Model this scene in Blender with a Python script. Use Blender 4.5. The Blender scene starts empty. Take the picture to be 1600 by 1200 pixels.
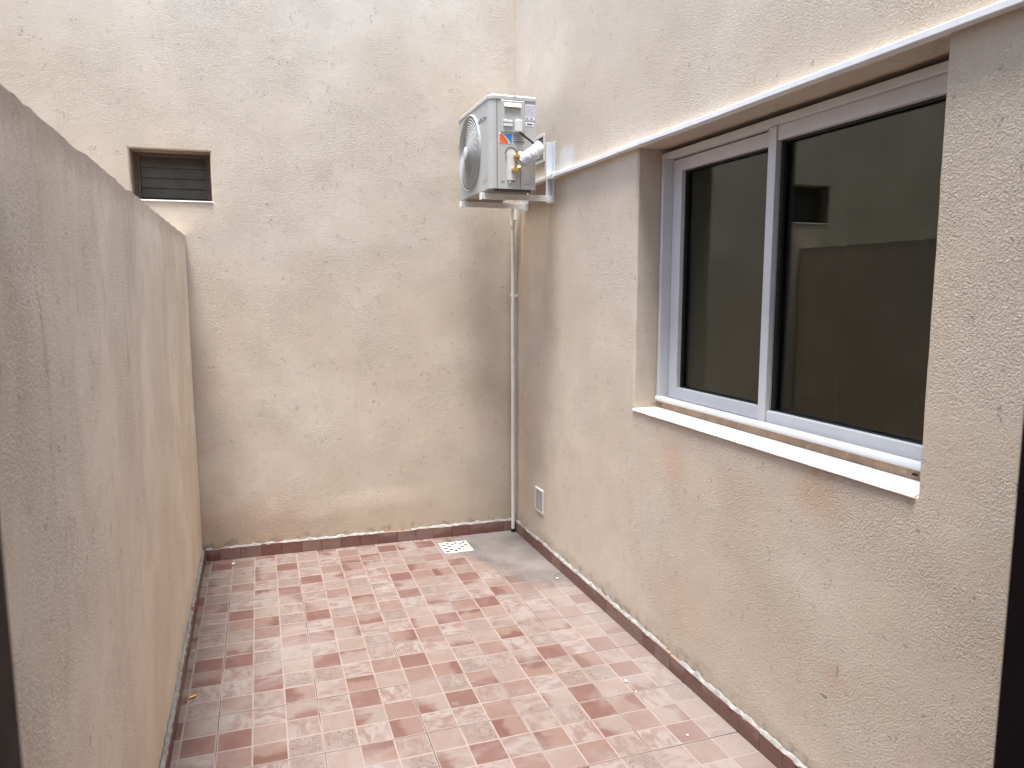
import bpy, bmesh, math, random
from mathutils import Vector, Matrix, noise
R = math.radians
random.seed(11)
S = bpy.context.scene
COL = S.collection

# ------------------------------------------------------------------ camera
cd = bpy.data.cameras.new('camera'); cam = bpy.data.objects.new('camera', cd); COL.objects.link(cam)
cd.sensor_width = 36.0; cd.lens = 36.0 * 1155.49 / 1600.0; cd.clip_start = 0.02; cd.clip_end = 600.0
PITCH, ROLL, YAW = 0.126372, -0.00139, 0.339114
_f = Vector((math.sin(YAW) * math.cos(PITCH), math.cos(YAW) * math.cos(PITCH), -math.sin(PITCH)))
_r = Vector((math.cos(YAW), -math.sin(YAW), 0)); _u = _r.cross(_f)
_r2 = _r * math.cos(ROLL) + _u * math.sin(ROLL); _u2 = -_r * math.sin(ROLL) + _u * math.cos(ROLL)
cam.matrix_world = Matrix(((_r2.x, _u2.x, -_f.x, 0), (_r2.y, _u2.y, -_f.y, 0), (_r2.z, _u2.z, -_f.z, 1.5), (0, 0, 0, 1)))
cd.dof.use_dof = True; cd.dof.focus_distance = 3.2; cd.dof.aperture_fstop = 7.0
S.camera = cam

# ------------------------------------------------------------------ world, sun, exposure
SUN_DIR = Vector((0.100, 0.125, -0.985)).normalized()          # the way the light travels
sun_el = math.asin(-SUN_DIR.z); sun_az = math.atan2(-SUN_DIR.x, -SUN_DIR.y)
W = bpy.data.worlds.new('World'); S.world = W; W.use_nodes = True
wt = W.node_tree; wt.nodes.clear()
sky = wt.nodes.new('ShaderNodeTexSky'); sky.sky_type = 'NISHITA'; sky.sun_disc = False
sky.sun_elevation = sun_el; sky.sun_rotation = sun_az; sky.air_density = 1.0; sky.dust_density = 3.0; sky.ozone_density = 1.0
hs = wt.nodes.new('ShaderNodeHueSaturation'); hs.inputs['Saturation'].default_value = 0.80     # cloud-veiled sky
bg = wt.nodes.new('ShaderNodeBackground'); bg.inputs['Strength'].default_value = 0.13
wo = wt.nodes.new('ShaderNodeOutputWorld')
wt.links.new(sky.outputs[0], hs.inputs['Color']); tint = wt.nodes.new('ShaderNodeMix'); tint.data_type = 'RGBA'; tint.blend_type = 'MULTIPLY'; tint.inputs[0].default_value = 1.0
tint.inputs[7].default_value = (0.865, 1.0, 1.08, 1)
wt.links.new(hs.outputs[0], tint.inputs[6]); wt.links.new(tint.outputs[2], bg.inputs[0]); wt.links.new(bg.outputs[0], wo.inputs[0])
sl = bpy.data.lights.new('sun', 'SUN'); sl.energy = 3.0; sl.angle = R(17); sl.color = (1.0, 0.99, 0.97)
so = bpy.data.objects.new('sun', sl); COL.objects.link(so); so.location = (0, 0, 12)
so.rotation_euler = SUN_DIR.to_track_quat('-Z', 'Y').to_euler()
S.view_settings.view_transform = 'Standard'; S.view_settings.look = 'None'
S.view_settings.exposure = 1.94; S.view_settings.gamma = 1.0; S.view_settings.use_curve_mapping = False
S.cycles.max_bounces = 8; S.cycles.diffuse_bounces = 5; S.cycles.glossy_bounces = 4; S.cycles.transparent_max_bounces = 10

# ------------------------------------------------------------------ material helpers
class NT:
    def __init__(s, name):
        s.m = bpy.data.materials.new(name); s.m.use_nodes = True
        s.t = s.m.node_tree; s.t.nodes.clear()
        s.out = s.t.nodes.new('ShaderNodeOutputMaterial')
    def n(s, typ, **kw):
        nd = s.t.nodes.new('ShaderNode' + typ)
        for k, v in kw.items():
            if k.startswith('_'): setattr(nd, k[1:], v)
        for k, v in kw.items():
            if not k.startswith('_'):
                key = int(k[1:]) if (k[0] == 'i' and k[1:].isdigit()) else k.replace('__', ' ')
                s.set(nd.inputs[key], v)
        return nd
    def set(s, inp, v):
        if isinstance(v, bpy.types.NodeSocket): s.t.links.new(v, inp)
        elif isinstance(v, bpy.types.Node): s.t.links.new(v.outputs[0], inp)
        elif isinstance(v, (tuple, list)) and inp.type == 'RGBA' and len(v) == 3: inp.default_value = (*v, 1)
        else: inp.default_value = v
    def math(s, op, a, b=0.0, c=None, clamp=False):
        kw = dict(_operation=op, _use_clamp=clamp, i0=a, i1=b)
        if c is not None: kw['i2'] = c
        return s.n('Math', **kw).outputs[0]
    def ramp(s, v, a, b, lo=0.0, hi=1.0, smooth=True):
        nd = s.n('MapRange', Value=v); nd.interpolation_type = 'SMOOTHSTEP' if smooth else 'LINEAR'
        nd.inputs['From Min'].default_value = a; nd.inputs['From Max'].default_value = b
        nd.inputs['To Min'].default_value = lo; nd.inputs['To Max'].default_value = hi
        return nd.outputs[0]
    def mix(s, fac, a, b, blend='MIX'):
        nd = s.t.nodes.new('ShaderNodeMix'); nd.data_type = 'RGBA'; nd.blend_type = blend
        s.set(nd.inputs[0], fac); s.set(nd.inputs[6], a); s.set(nd.inputs[7], b)
        return nd.outputs[2]
    def noise(s, vec, scale, detail=3.0, rough=0.55, dist=0.0, w=None):
        kw = dict(Vector=vec, Scale=scale, Detail=detail, Roughness=rough, Distortion=dist)
        nd = s.t.nodes.new('ShaderNodeTexNoise')
        if w is not None: nd.noise_dimensions = '4D'; s.set(nd.inputs['W'], w)
        for k, v in kw.items(): s.set(nd.inputs[k], v)
        return nd.outputs[0]
    def pos(s): return s.n('NewGeometry').outputs['Position']
    def vscale(s, v, sc, off=(0, 0, 0)):
        nd = s.n('Mapping'); s.set(nd.inputs['Vector'], v); nd.inputs['Scale'].default_value = sc; nd.inputs['Location'].default_value = off
        return nd.outputs[0]
    def bump(s, h, strength=0.5, dist=0.003, normal=None):
        nd = s.n('Bump', Height=h, Strength=strength, Distance=dist)
        if normal is not None: s.set(nd.inputs['Normal'], normal)
        return nd.outputs[0]
    def pbr(s, color, rough=0.8, normal=None, metal=0.0, spec=0.5):
        b = s.n('BsdfPrincipled'); s.set(b.inputs['Base Color'], color); s.set(b.inputs['Roughness'], rough)
        s.set(b.inputs['Metallic'], metal); b.inputs['Specular IOR Level'].default_value = spec
        if normal is not None: s.set(b.inputs['Normal'], normal)
        s.t.links.new(b.outputs[0], s.out.inputs[0]); return s.m

def blob(t, sep, cy, cz, ry, rz, axis='Y'):
    """soft elliptical mask on a wall (world position)"""
    a = t.math('DIVIDE', t.math('SUBTRACT', sep.outputs[axis], cy), ry)
    b = t.math('DIVIDE', t.math('SUBTRACT', sep.outputs['Z'], cz), rz)
    d = t.math('SQRT', t.math('ADD', t.math('MULTIPLY', a, a), t.math('MULTIPLY', b, b)))
    return d

def stucco(name, base, which):
    t = NT(name); p = t.pos(); sep = t.n('SeparateXYZ', Vector=p)
    n1 = t.noise(p, 1.1, 4, 0.6); n2 = t.noise(p, 6.0, 4, 0.6, 0.4); n3 = t.noise(p, 38.0, 3, 0.6)
    c = t.mix(t.ramp(n1, 0.32, 0.68), tuple(v * f for v, f in zip(base, (0.93, 0.90, 0.86))), tuple(v * f for v, f in zip(base, (1.04, 1.05, 1.08))))
    c = t.mix(t.ramp(n2, 0.35, 0.75, 0, 0.50), c, tuple(v * f for v, f in zip(base, (0.90, 0.87, 0.85))))
    c = t.mix(t.ramp(n3, 0.54, 0.76, 0, 0.36), c, tuple(v * 0.74 for v in base))
    # pinkish and yellowish cast of an uneven limewash
    n5 = t.noise(t.vscale(p, (1, 1, 1), (7, 3, 1)), 3.1, 2, 0.5)
    c = t.mix(t.ramp(n5, 0.45, 0.75, 0, 0.35), c, (base[0] * 1.0, base[1] * 0.94, base[2] * 0.93))
    # dark specks: shade of the small bumps and hollows painted into the colour
    bump_shade = t.noise(p, 19.0, 2, 0.5); bump_shade2 = t.noise(p, 120.0, 2, 0.5)
    c = t.mix(t.math('MULTIPLY', t.ramp(bump_shade, 0.60, 0.70), t.ramp(bump_shade2, 0.54, 0.64, 0, 0.75)), c, tuple(v * 0.45 for v in base))
    if which == 'left':
        wv = t.n('VectorMath', _operation='ADD', i0=p, i1=t.n('VectorMath', _operation='SCALE', i0=t.n('TexNoise', Vector=p, Scale=3.0).outputs[1], Scale=0.16))
        st = t.noise(t.vscale(wv.outputs[0], (1, 1, 0.16)), 6.5, 5, 0.62)
        st2 = t.noise(t.vscale(wv.outputs[0], (1, 1, 0.10)), 19.0, 3, 0.6)
        where = t.ramp(t.noise(t.vscale(p, (1, 1, 0.6)), 2.6, 3), 0.42, 0.62)
        top = t.ramp(sep.outputs['Z'], 0.2, 1.8, 0.30, 1.0)
        c = t.mix(t.math('MULTIPLY', t.ramp(st, 0.47, 0.70, 0, 0.34), top), c, tuple(v * f for v, f in zip(base, (0.64, 0.62, 0.60))))
        c = t.mix(t.math('MULTIPLY', t.math('MULTIPLY', t.ramp(st2, 0.54, 0.74, 0, 0.42), top), where), c, tuple(v * f for v, f in zip(base, (0.52, 0.49, 0.46))))
        edge = t.math('ADD', sep.outputs['Z'], t.math('MULTIPLY', t.noise(p, 30, 3), 0.10))
        c = t.mix(t.ramp(edge, 1.755, 1.84, 0, 0.55), c, tuple(v * f for v, f in zip(base, (0.52, 0.47, 0.43))))
    if which == 'back':
        wob = t.math('MULTIPLY', t.math('SUBTRACT', t.noise(p, 5.0, 4), 0.5), 0.9)
        d = t.math('ADD', blob(t, sep, -0.20, 0.05, 0.55, 0.38, 'X'), wob)
        c = t.mix(t.ramp(d, 0.55, 1.15, 0.60, 0.0), c, (base[0] * 0.78, base[1] * 0.64, base[2] * 0.58))
        foot_tone = t.math('ADD', sep.outputs['Z'], t.math('MULTIPLY', t.math('SUBTRACT', t.noise(p, 4.0, 4), 0.5), 0.25))
        c = t.mix(t.ramp(foot_tone, 0.10, 0.34, 0.42, 0.0), c, (base[0] * 0.74, base[1] * 0.66, base[2] * 0.58))  # darker and browner towards the foot of the wall
        st = t.noise(t.vscale(p, (14, 1, 0.5)), 2.0, 3, 0.6)
        c = t.mix(t.ramp(st, 0.60, 0.76, 0, 0.18), c, tuple(v * 0.72 for v in base))
    if which == 'right':
        wob = t.math('MULTIPLY', t.math('SUBTRACT', t.noise(p, 7.0, 4), 0.5), 1.1)
        for cy, cz, ry, rz, k in ((2.44, 0.83, 0.10, 0.13, 0.50), (1.66, 0.92, 0.13, 0.11, 0.55), (2.04, 0.80, 0.18, 0.10, 0.26), (1.57, 0.40, 0.06, 0.06, 0.40), (2.45, 0.30, 0.3, 0.15, 0.22)):
            d = t.math('ADD', blob(t, sep, cy, cz, ry, rz), wob)
            c = t.mix(t.ramp(d, 0.35, 1.15, k, 0.0), c, (base[0] * 0.92, base[1] * 0.72, base[2] * 0.62))
        for cy, cz, ry, rz in ((1.553, 0.432, 0.0035, 0.026), (2.262, 0.742, 0.003, 0.014), (1.60, 0.33, 0.02, 0.006)):
            d = t.math('ADD', blob(t, sep, cy, cz, ry, rz), t.math('MULTIPLY', t.math('SUBTRACT', t.noise(p, 160.0, 3), 0.5), 1.4))
            c = t.mix(t.ramp(d, 0.5, 1.0, 0.8, 0.0), c, tuple(v * 0.38 for v in base))
        # smear of white filler round the end of the trunking
        d = t.math('ADD', blob(t, sep, 3.52, 2.155, 0.13, 0.085), t.math('MULTIPLY', wob, 1.8))
        c = t.mix(t.ramp(d, 0.30, 1.25, 0.62, 0.0), c, (0.66, 0.67, 0.68))
        # mortar band over the skirting
        band = t.math('ADD', sep.outputs['Z'], t.math('MULTIPLY', t.math('SUBTRACT', t.noise(t.vscale(p, (1, 1, 2)), 6.0, 4), 0.5), 0.16))
        c = t.mix(t.ramp(band, 0.09, 0.15, 0.45, 0.0), c, (base[0] * 0.72, base[1] * 0.68, base[2] * 0.66))
    # black mould line right above the skirting
    ml = t.math('ADD', sep.outputs['Z'], t.math('MULTIPLY', t.math('SUBTRACT', t.noise(p, 14.0, 4), 0.5), 0.14))
    mk = t.math('MULTIPLY', t.ramp(ml, 0.075, 0.115, 1.0, 0.0), t.ramp(t.noise(p, 24.0, 3), 0.45, 0.62))
    c = t.mix(t.math('MULTIPLY', mk, 0.50), c, tuple(v * 0.30 for v in base))
    # relief
    mp = t.n('Mapping'); t.set(mp.inputs['Vector'], p); mp.inputs['Rotation'].default_value = (0.62, 0.47, 0.91); mp.inputs['Scale'].default_value = (1.25, 1.25, 1.25) if which == 'back' else (1.1, 1.1, 1.1); p = mp.outputs[0]
    v = t.n('TexVoronoi', _feature='SMOOTH_F1', Vector=t.vscale(p, (1, 1, 1)), Scale=150.0, Smoothness=0.5, Randomness=1.0)
    warp = t.noise(p, 60.0, 2)
    grain = t.noise(p, 150.0, 3, 0.55, 1.3)
    worms = t.math('ABSOLUTE', t.math('SUBTRACT', t.noise(p, 105.0, 2, 0.5, 0.8), 0.5))
    h = t.math('ADD', t.math('MULTIPLY', grain, 0.9), t.math('MULTIPLY', t.ramp(worms, 0.0, 0.10), 0.42))
    h = t.math('SUBTRACT', h, t.math('MULTIPLY', v.outputs[0], 0.5))
    calm = t.ramp(t.noise(p, 2.3, 3), 0.36, 0.62, 0.28, 1.05)         # some patches trowelled smoother
    if which == 'right': calm = t.math('MULTIPLY', calm, t.ramp(band, 0.09, 0.16, 0.25, 1.0))
    h = t.math('MULTIPLY', h, calm)
    nb = t.bump(h, 0.75, 0.0046 if which == 'back' else 0.0042)
    mid = t.noise(p, 14.0, 5, 0.65, 0.6)
    nb = t.bump(mid, 0.16 if which == 'back' else 0.15, 0.008, nb)
    return t.pbr(c, 0.93, nb, spec=0.2)

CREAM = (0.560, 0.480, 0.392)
M = {}
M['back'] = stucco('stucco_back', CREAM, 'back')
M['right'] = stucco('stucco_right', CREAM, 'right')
M['left'] = stucco('stucco_left', (0.82, 0.705, 0.56), 'left')  # lighter than CREAM: missing light on this wall put into its colour
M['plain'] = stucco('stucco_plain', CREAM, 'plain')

def paint(name, col, rough=0.5, metal=0.0, var=0.05, scale=9.0, spec=0.5, grime=None, bump=0.0):
    t = NT(name); p = t.pos()
    n = t.noise(p, scale, 4, 0.6)
    c = t.mix(t.ramp(n, 0.3, 0.7), tuple(v * (1 - var) for v in col), tuple(min(1, v * (1 + var)) for v in col))
    if grime:
        c = t.mix(t.ramp(t.noise(p, scale * 3, 4, 0.65), 0.52, 0.74, 0, grime[3]), c, grime[:3])
    nb = t.bump(t.noise(p, 220, 2), bump, 0.001) if bump else None
    return t.pbr(c, t.ramp(n, 0.2, 0.8, rough - 0.06, rough + 0.08), nb, metal, spec)

M['pvc'] = paint('white_pvc', (0.78, 0.78, 0.78), 0.42, grime=(0.60, 0.55, 0.48, 0.35))
M['pipe'] = paint('ivory_pvc_pipe', (0.74, 0.71, 0.66), 0.45, grime=(0.45, 0.38, 0.30, 0.4))
M['alu'] = paint('white_lacquered_aluminium', (0.56, 0.56, 0.585), 0.36, var=0.025, grime=(0.55, 0.52, 0.50, 0.22))
M['rubber'] = paint('black_gasket', (0.012, 0.012, 0.012), 0.6)
M['sill'] = paint('white_sill_paint', (0.56, 0.535, 0.50), 0.6, var=0.04, scale=14, grime=(0.55, 0.48, 0.38, 0.45), bump=0.25)
M['strip'] = paint('brown_mortar_strip', (0.36, 0.25, 0.17), 0.85, var=0.2, scale=12, grime=(0.62, 0.52, 0.42, 0.5), bump=0.4)
M['ac'] = paint('unit_enamel', (0.43, 0.42, 0.395), 0.38, var=0.015, grime=(0.45, 0.43, 0.39, 0.12))
M['ac_light'] = paint('unit_plastic', (0.62, 0.61, 0.59), 0.4, var=0.02)
M['ac_recess'] = paint('recess_plastic', (0.36, 0.34, 0.30), 0.6, var=0.03)
M['seam'] = paint('seam_shadow_gap', (0.10, 0.095, 0.09), 0.8)
M['dark'] = paint('dark_void', (0.010, 0.010, 0.011), 0.9)
M['steel'] = paint('white_powder_coat', (0.70, 0.70, 0.68), 0.42, grime=(0.5, 0.46, 0.4, 0.3))
M['galv'] = paint('galvanised_plate', (0.60, 0.64, 0.68), 0.40, metal=0.2)
M['brass'] = paint('brass', (0.62, 0.42, 0.17), 0.30, metal=0.85, var=0.12, scale=40)
M['wrap'] = paint('white_wrapping_tape', (0.50, 0.50, 0.53), 0.55, var=0.05, scale=30)
M['cable'] = paint('black_cable', (0.014, 0.014, 0.02), 0.45)
M['orange'] = paint('orange_print', (0.80, 0.13, 0.03), 0.45, var=0.02)
M['blue'] = paint('blue_print', (0.03, 0.28, 0.62), 0.45, var=0.02)
M['label'] = paint('label_paper', (0.66, 0.64, 0.70), 0.55, var=0.03)
M['ink'] = paint('ink', (0.08, 0.08, 0.10), 0.6)
M['ink_grey'] = paint('grey_ink', (0.25, 0.25, 0.28), 0.6)
M['fan'] = paint('fan_plastic', (0.74, 0.77, 0.80), 0.35, var=0.02)
M['wire'] = paint('grille_wire', (0.40, 0.39, 0.37), 0.42)
M['brown_metal'] = paint('brown_window_metal', (0.085, 0.055, 0.042), 0.5, var=0.2, grime=(0.2, 0.15, 0.12, 0.3))
M['reveal_shade_tone'] = paint('reveal_shade_brown', (0.22, 0.155, 0.115), 0.9, var=0.2, scale=20)  # brown stands for the shade on the cream reveal
M['bronze'] = paint('dark_bronze_door_metal', (0.014, 0.008, 0.008), 0.6, var=0.15, spec=0.2)
M['vent'] = paint('vent_metal', (0.62, 0.60, 0.58), 0.5, grime=(0.35, 0.3, 0.26, 0.3))
M['vent_slat'] = paint('vent_slat_metal', (0.40, 0.38, 0.36), 0.5)
M['drain'] = paint('white_drain_plastic', (0.37, 0.37, 0.365), 0.4, grime=(0.45, 0.40, 0.36, 0.5))
M['interior'] = paint('interior_plaster', (0.36, 0.355, 0.32), 0.85)
M['interior_floor'] = paint('interior_floor', (0.22, 0.18, 0.15), 0.5)
M['interior_door'] = paint('interior_door_wood', (0.012, 0.011, 0.011), 0.7, spec=0.2)
M['mortar'] = paint('mortar', (0.22, 0.205, 0.19), 0.92, var=0.25, scale=30, grime=(0.12, 0.11, 0.10, 0.6), bump=0.6)
M['crumb'] = paint('plaster_crumb', (0.40, 0.39, 0.37), 0.9)
M['butt'] = paint('orange_filter_paper', (0.60, 0.27, 0.06), 0.7, var=0.15, scale=90)
M['concrete'] = paint('yard_concrete', (0.34, 0.32, 0.29), 0.9, var=0.15, scale=2)

def glass_mat(name, tint, f=1.0, smear=0.0):
    t = NT(name); p = t.pos()
    fr = t.n('Fresnel', IOR=1.52); fac = t.math('MULTIPLY', fr, f, clamp=True)
    tr = t.n('BsdfTransparent', Color=tint)
    gl = t.n('BsdfGlossy', Color=(0.95, 0.96, 0.95)); gl.inputs['Roughness'].default_value = 0.012
    mx = t.n('MixShader', i0=fac); t.t.links.new(tr.outputs[0], mx.inputs[1]); t.t.links.new(gl.outputs[0], mx.inputs[2])
    last = mx.outputs[0]
    if smear:
        df = t.n('BsdfDiffuse', Color=(0.5, 0.46, 0.42))
        k = t.math('MULTIPLY', t.ramp(t.noise(t.vscale(p, (1, 3, 7)), 2.2, 5, 0.65, 1.2), 0.60, 0.80), smear)
        m2 = t.n('MixShader', i0=k); t.t.links.new(last, m2.inputs[1]); t.t.links.new(df.outputs[0], m2.inputs[2]); last = m2.outputs[0]
    t.t.links.new(last, t.out.inputs[0]); return t.m
M['glass'] = glass_mat('tinted_window_glass', (0.46, 0.48, 0.455), 0.46, 0.03)
def frosted():
    t = NT('frosted_louvre_glass'); p = t.pos(); c = t.mix(t.ramp(t.noise(p, 14, 3), 0.3, 0.7), (0.070, 0.057, 0.043), (0.085, 0.076, 0.062))
    return t.pbr(c, 0.25, None, 0.0, 0.22)
M['louvre'] = frosted()

# ------------------------------------------------------------------ floor tile materials
def tile_mat(kind, shade=1.0):
    t = NT('tile_' + kind); g = t.n('NewGeometry'); p = g.outputs['Position']
    oi = t.n('ObjectInfo'); uvn = t.n('UVMap'); uvn.uv_map = 'UVMap'; uv = uvn.outputs[0]
    seed = t.math('ADD', t.math('MULTIPLY', g.outputs['Random Per Island'], 37.0), t.math('MULTIPLY', oi.outputs['Random'], 61.0))
    sep = t.n('SeparateXYZ', Vector=uv)
    warm = (0.52, 0.375, 0.315)
    D, MI, P = (0.335, 0.158, 0.128), (0.44, 0.265, 0.222), (0.600, 0.480, 0.430)
    cl = t.noise(t.vscale(uv, (1.5, 3.2, 1)), 1.1, 5, 0.62, 0.9, seed)
    cl2 = t.noise(uv, 5.5, 4, 0.65, 0.5, seed)
    if kind == 'dark':
        c = t.mix(t.ramp(cl, 0.40, 0.78), D, (0.40, 0.20, 0.16)); c = t.mix(t.ramp(cl2, 0.55, 0.8, 0, 0.35), c, (0.28, 0.125, 0.10))
    elif kind == 'mid':
        c = t.mix(t.ramp(cl, 0.35, 0.70), MI, (0.50, 0.335, 0.280)); c = t.mix(t.ramp(cl2, 0.50, 0.75, 0, 0.45), c, (0.36, 0.20, 0.165))
    elif kind == 'tan':
        c = t.mix(t.ramp(cl, 0.35, 0.7), warm, (0.57, 0.43, 0.37))
    elif kind == 'pale':
        c = t.mix(t.ramp(cl, 0.38, 0.66), P, (0.43, 0.28, 0.235)); c = t.mix(t.ramp(cl2, 0.58, 0.8, 0, 0.3), c, (0.60, 0.50, 0.46))
    elif kind == 'cloud':
        c = t.mix(t.ramp(cl, 0.40, 0.60), (0.66, 0.555, 0.510), (0.46, 0.295, 0.248))
    elif kind == 'wedge':                                  # one edge of the square burnt dark
        e = t.math('ADD', sep.outputs['X'], t.math('MULTIPLY', t.math('SUBTRACT', t.noise(t.vscale(uv, (1.2, 1.8, 1)), 1.1, 2, 0.45, 0.6, seed), 0.5), 1.7))
        e = t.math('ADD', e, t.math('MULTIPLY', sep.outputs['Y'], 0.35))
        c = t.mix(t.ramp(e, 0.10, 0.72), (0.33, 0.155, 0.120), (0.545, 0.42, 0.365))
    elif kind == 'swirl':
        e = t.math('ADD', sep.outputs['Y'], t.math('MULTIPLY', t.math('SUBTRACT', t.noise(t.vscale(uv, (1.4, 1.8, 1)), 1.1, 2, 0.45, 0.6, seed), 0.5), 1.0))
        c = t.mix(t.ramp(e, 0.22, 0.54), (0.31, 0.14, 0.11), (0.475, 0.295, 0.240))
        v = t.n('TexVoronoi', Vector=uv, Scale=2.0); ring = t.math('SINE', t.math('MULTIPLY', v.outputs[0], 42.0))
        near = t.math('MULTIPLY', t.ramp(v.outputs[0], 0.10, 0.30, 1, 0), t.ramp(sep.outputs['X'], 0.55, 0.8))
        c = t.mix(t.math('MULTIPLY', t.math('MULTIPLY', t.ramp(ring, 0.1, 0.8), near), 0.6), c, (0.30, 0.18, 0.15))
    elif kind == 'ornate':
        c = t.mix(t.ramp(cl, 0.35, 0.7), (0.56, 0.44, 0.39), (0.47, 0.33, 0.285))
        wv = t.n('MixRGB', i0=0.10, i1=uv, i2=t.n('TexNoise', Vector=uv, Scale=4.0).outputs[1])
        v = t.n('TexVoronoi', Vector=wv, Scale=3.1, Randomness=0.75)
        ring = t.math('SINE', t.math('MULTIPLY', v.outputs[0], 34.0))
        ln = t.ramp(ring, 0.15, 0.75)
        edge = t.math('MAXIMUM', t.math('ABSOLUTE', t.math('SUBTRACT', sep.outputs['X'], 0.5)), t.math('ABSOLUTE', t.math('SUBTRACT', sep.outputs['Y'], 0.5)))
        inside = t.ramp(edge, 0.40, 0.47, 1, 0)
        brk = t.ramp(t.noise(uv, 7.0, 2, 0.5, 0, seed), 0.30, 0.55)
        c = t.mix(t.math('MULTIPLY', t.math('MULTIPLY', ln, inside), t.math('MULTIPLY', brk, 0.85)), c, (0.215, 0.140, 0.118))
        c = t.mix(t.math('MULTIPLY', t.math('MULTIPLY', t.ramp(ring, -0.2, -0.9), inside), 0.35), c, (0.62, 0.50, 0.44))
    elif kind == 'line':
        c = t.mix(t.ramp(t.noise(p, 11, 4), 0.35, 0.7), (0.78, 0.60, 0.53), (0.64, 0.485, 0.42))
    if kind != 'line':                                     # slightly different firing of every piece
        c = t.mix(t.ramp(t.n('TexWhiteNoise', _noise_dimensions='1D', W=seed).outputs[0], 0.0, 1.0, 0.0, 0.18), c, (0.44, 0.29, 0.24))
    # cement dust lying over the floor in clouds
    dust = t.ramp(t.noise(p, 2.6, 6, 0.62, 0.5), 0.50, 0.72, 0.02, 0.72)
    sm = t.ramp(t.noise(t.vscale(p, (1, 1, 1), (4, 2, 0)), 9.0, 4, 0.65, 0.6), 0.50, 0.78, 0, 0.45)
    dk = t.math('MAXIMUM', dust, sm)
    psep = t.n('SeparateXYZ', Vector=p)
    side = t.ramp(t.math('ADD', psep.outputs['X'], t.math('MULTIPLY', t.math('SUBTRACT', t.noise(p, 4.0, 4), 0.5), 0.5)), 1.05, 1.5, 0.0, 0.45)
    dk = t.math('MAXIMUM', dk, side)
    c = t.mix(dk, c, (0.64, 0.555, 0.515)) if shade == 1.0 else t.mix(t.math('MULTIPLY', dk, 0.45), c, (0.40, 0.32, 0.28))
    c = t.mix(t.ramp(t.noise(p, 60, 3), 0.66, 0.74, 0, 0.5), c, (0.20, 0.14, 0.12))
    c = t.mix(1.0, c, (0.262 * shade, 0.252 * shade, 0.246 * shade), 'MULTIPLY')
    nb = t.bump(cl2, 0.25, 0.0012); nb = t.bump(t.noise(p, 300, 2), 0.12, 0.0006, nb)
    return t.pbr(c, t.ramp(dk, 0, 0.6, 0.50, 0.82), nb, spec=0.35)
KINDS = ['dark', 'mid', 'tan', 'pale', 'cloud', 'wedge', 'swirl', 'ornate', 'line']
TM = {k: tile_mat(k) for k in KINDS}
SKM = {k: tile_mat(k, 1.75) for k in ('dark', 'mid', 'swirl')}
def grout_mat():
    t = NT('grout'); p = t.pos()
    k = t.ramp(t.noise(p, 1.6, 4, 0.6), 0.46, 0.56); k2 = t.ramp(t.noise(p, 35, 3), 0.4, 0.6)
    c = t.mix(k, (0.050, 0.036, 0.030), (0.19, 0.145, 0.125)); c = t.mix(t.math('MULTIPLY', k2, 0.3), c, (0.11, 0.085, 0.07))
    return t.pbr(c, 0.95)
M['grout'] = grout_mat()
def cement_mat():
    t = NT('dried_cement'); p = t.pos(); sep = t.n('SeparateXYZ', Vector=p)
    a = t.math('DIVIDE', t.math('SUBTRACT', sep.outputs['X'], 1.53), 0.40); b = t.math('DIVIDE', t.math('SUBTRACT', sep.outputs['Y'], 4.10), 0.74)
    d = t.math('SQRT', t.math('ADD', t.math('MULTIPLY', a, a), t.math('MULTIPLY', b, b)))
    d = t.math('ADD', d, t.math('MULTIPLY', t.math('SUBTRACT', t.noise(p, 5.0, 6, 0.65), 0.5), 0.75))
    k = t.ramp(d, 0.68, 1.22, 0.97, 0.0)
    c = t.mix(t.ramp(t.noise(p, 7, 5, 0.6), 0.35, 0.7), (0.112, 0.092, 0.084), (0.148, 0.124, 0.114))
    c = t.mix(t.ramp(t.noise(p, 16, 4), 0.55, 0.75, 0, 0.4), c, (0.10, 0.092, 0.092))
    df = t.n('BsdfPrincipled'); t.set(df.inputs['Base Color'], c); df.inputs['Roughness'].default_value = 0.9
    t.set(df.inputs['Normal'], t.bump(t.noise(p, 25, 4), 0.3, 0.003))
    tr = t.n('BsdfTransparent'); mx = t.n('MixShader', i0=k)
    t.t.links.new(tr.outputs[0], mx.inputs[1]); t.t.links.new(df.outputs[0], mx.inputs[2]); t.t.links.new(mx.outputs[0], t.out.inputs[0])
    return t.m
M['cement'] = cement_mat()

# ------------------------------------------------------------------ mesh helpers
def mesh_obj(name, bm, mats, parent=None, smooth=None, loc=None):
    me = bpy.data.meshes.new(name)
    bmesh.ops.recalc_face_normals(bm, faces=bm.faces[:]) if smooth != 'keep' else None
    bm.to_mesh(me); bm.free()
    for m in (mats if isinstance(mats, (list, tuple)) else [mats]): me.materials.append(m)
    if smooth not in (None, 'keep'):
        for q in me.polygons: q.use_smooth = True
        me.set_sharp_from_angle(angle=R(smooth))
    o = bpy.data.objects.new(name, me); COL.objects.link(o)
    if parent is not None: o.parent = parent
    if loc is not None: o.location = loc
    return o
def tag(o, label, cat, group=None, kind=None):
    if label: o['label'] = label
    if cat: o['category'] = cat
    if group: o['group'] = group
    if kind: o['kind'] = kind
    return o
def empty(name, loc, label, cat, group=None):
    o = bpy.data.objects.new(name, None); o.empty_display_size = 0.1; COL.objects.link(o); o.location = loc
    return tag(o, label, cat, group)
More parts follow.
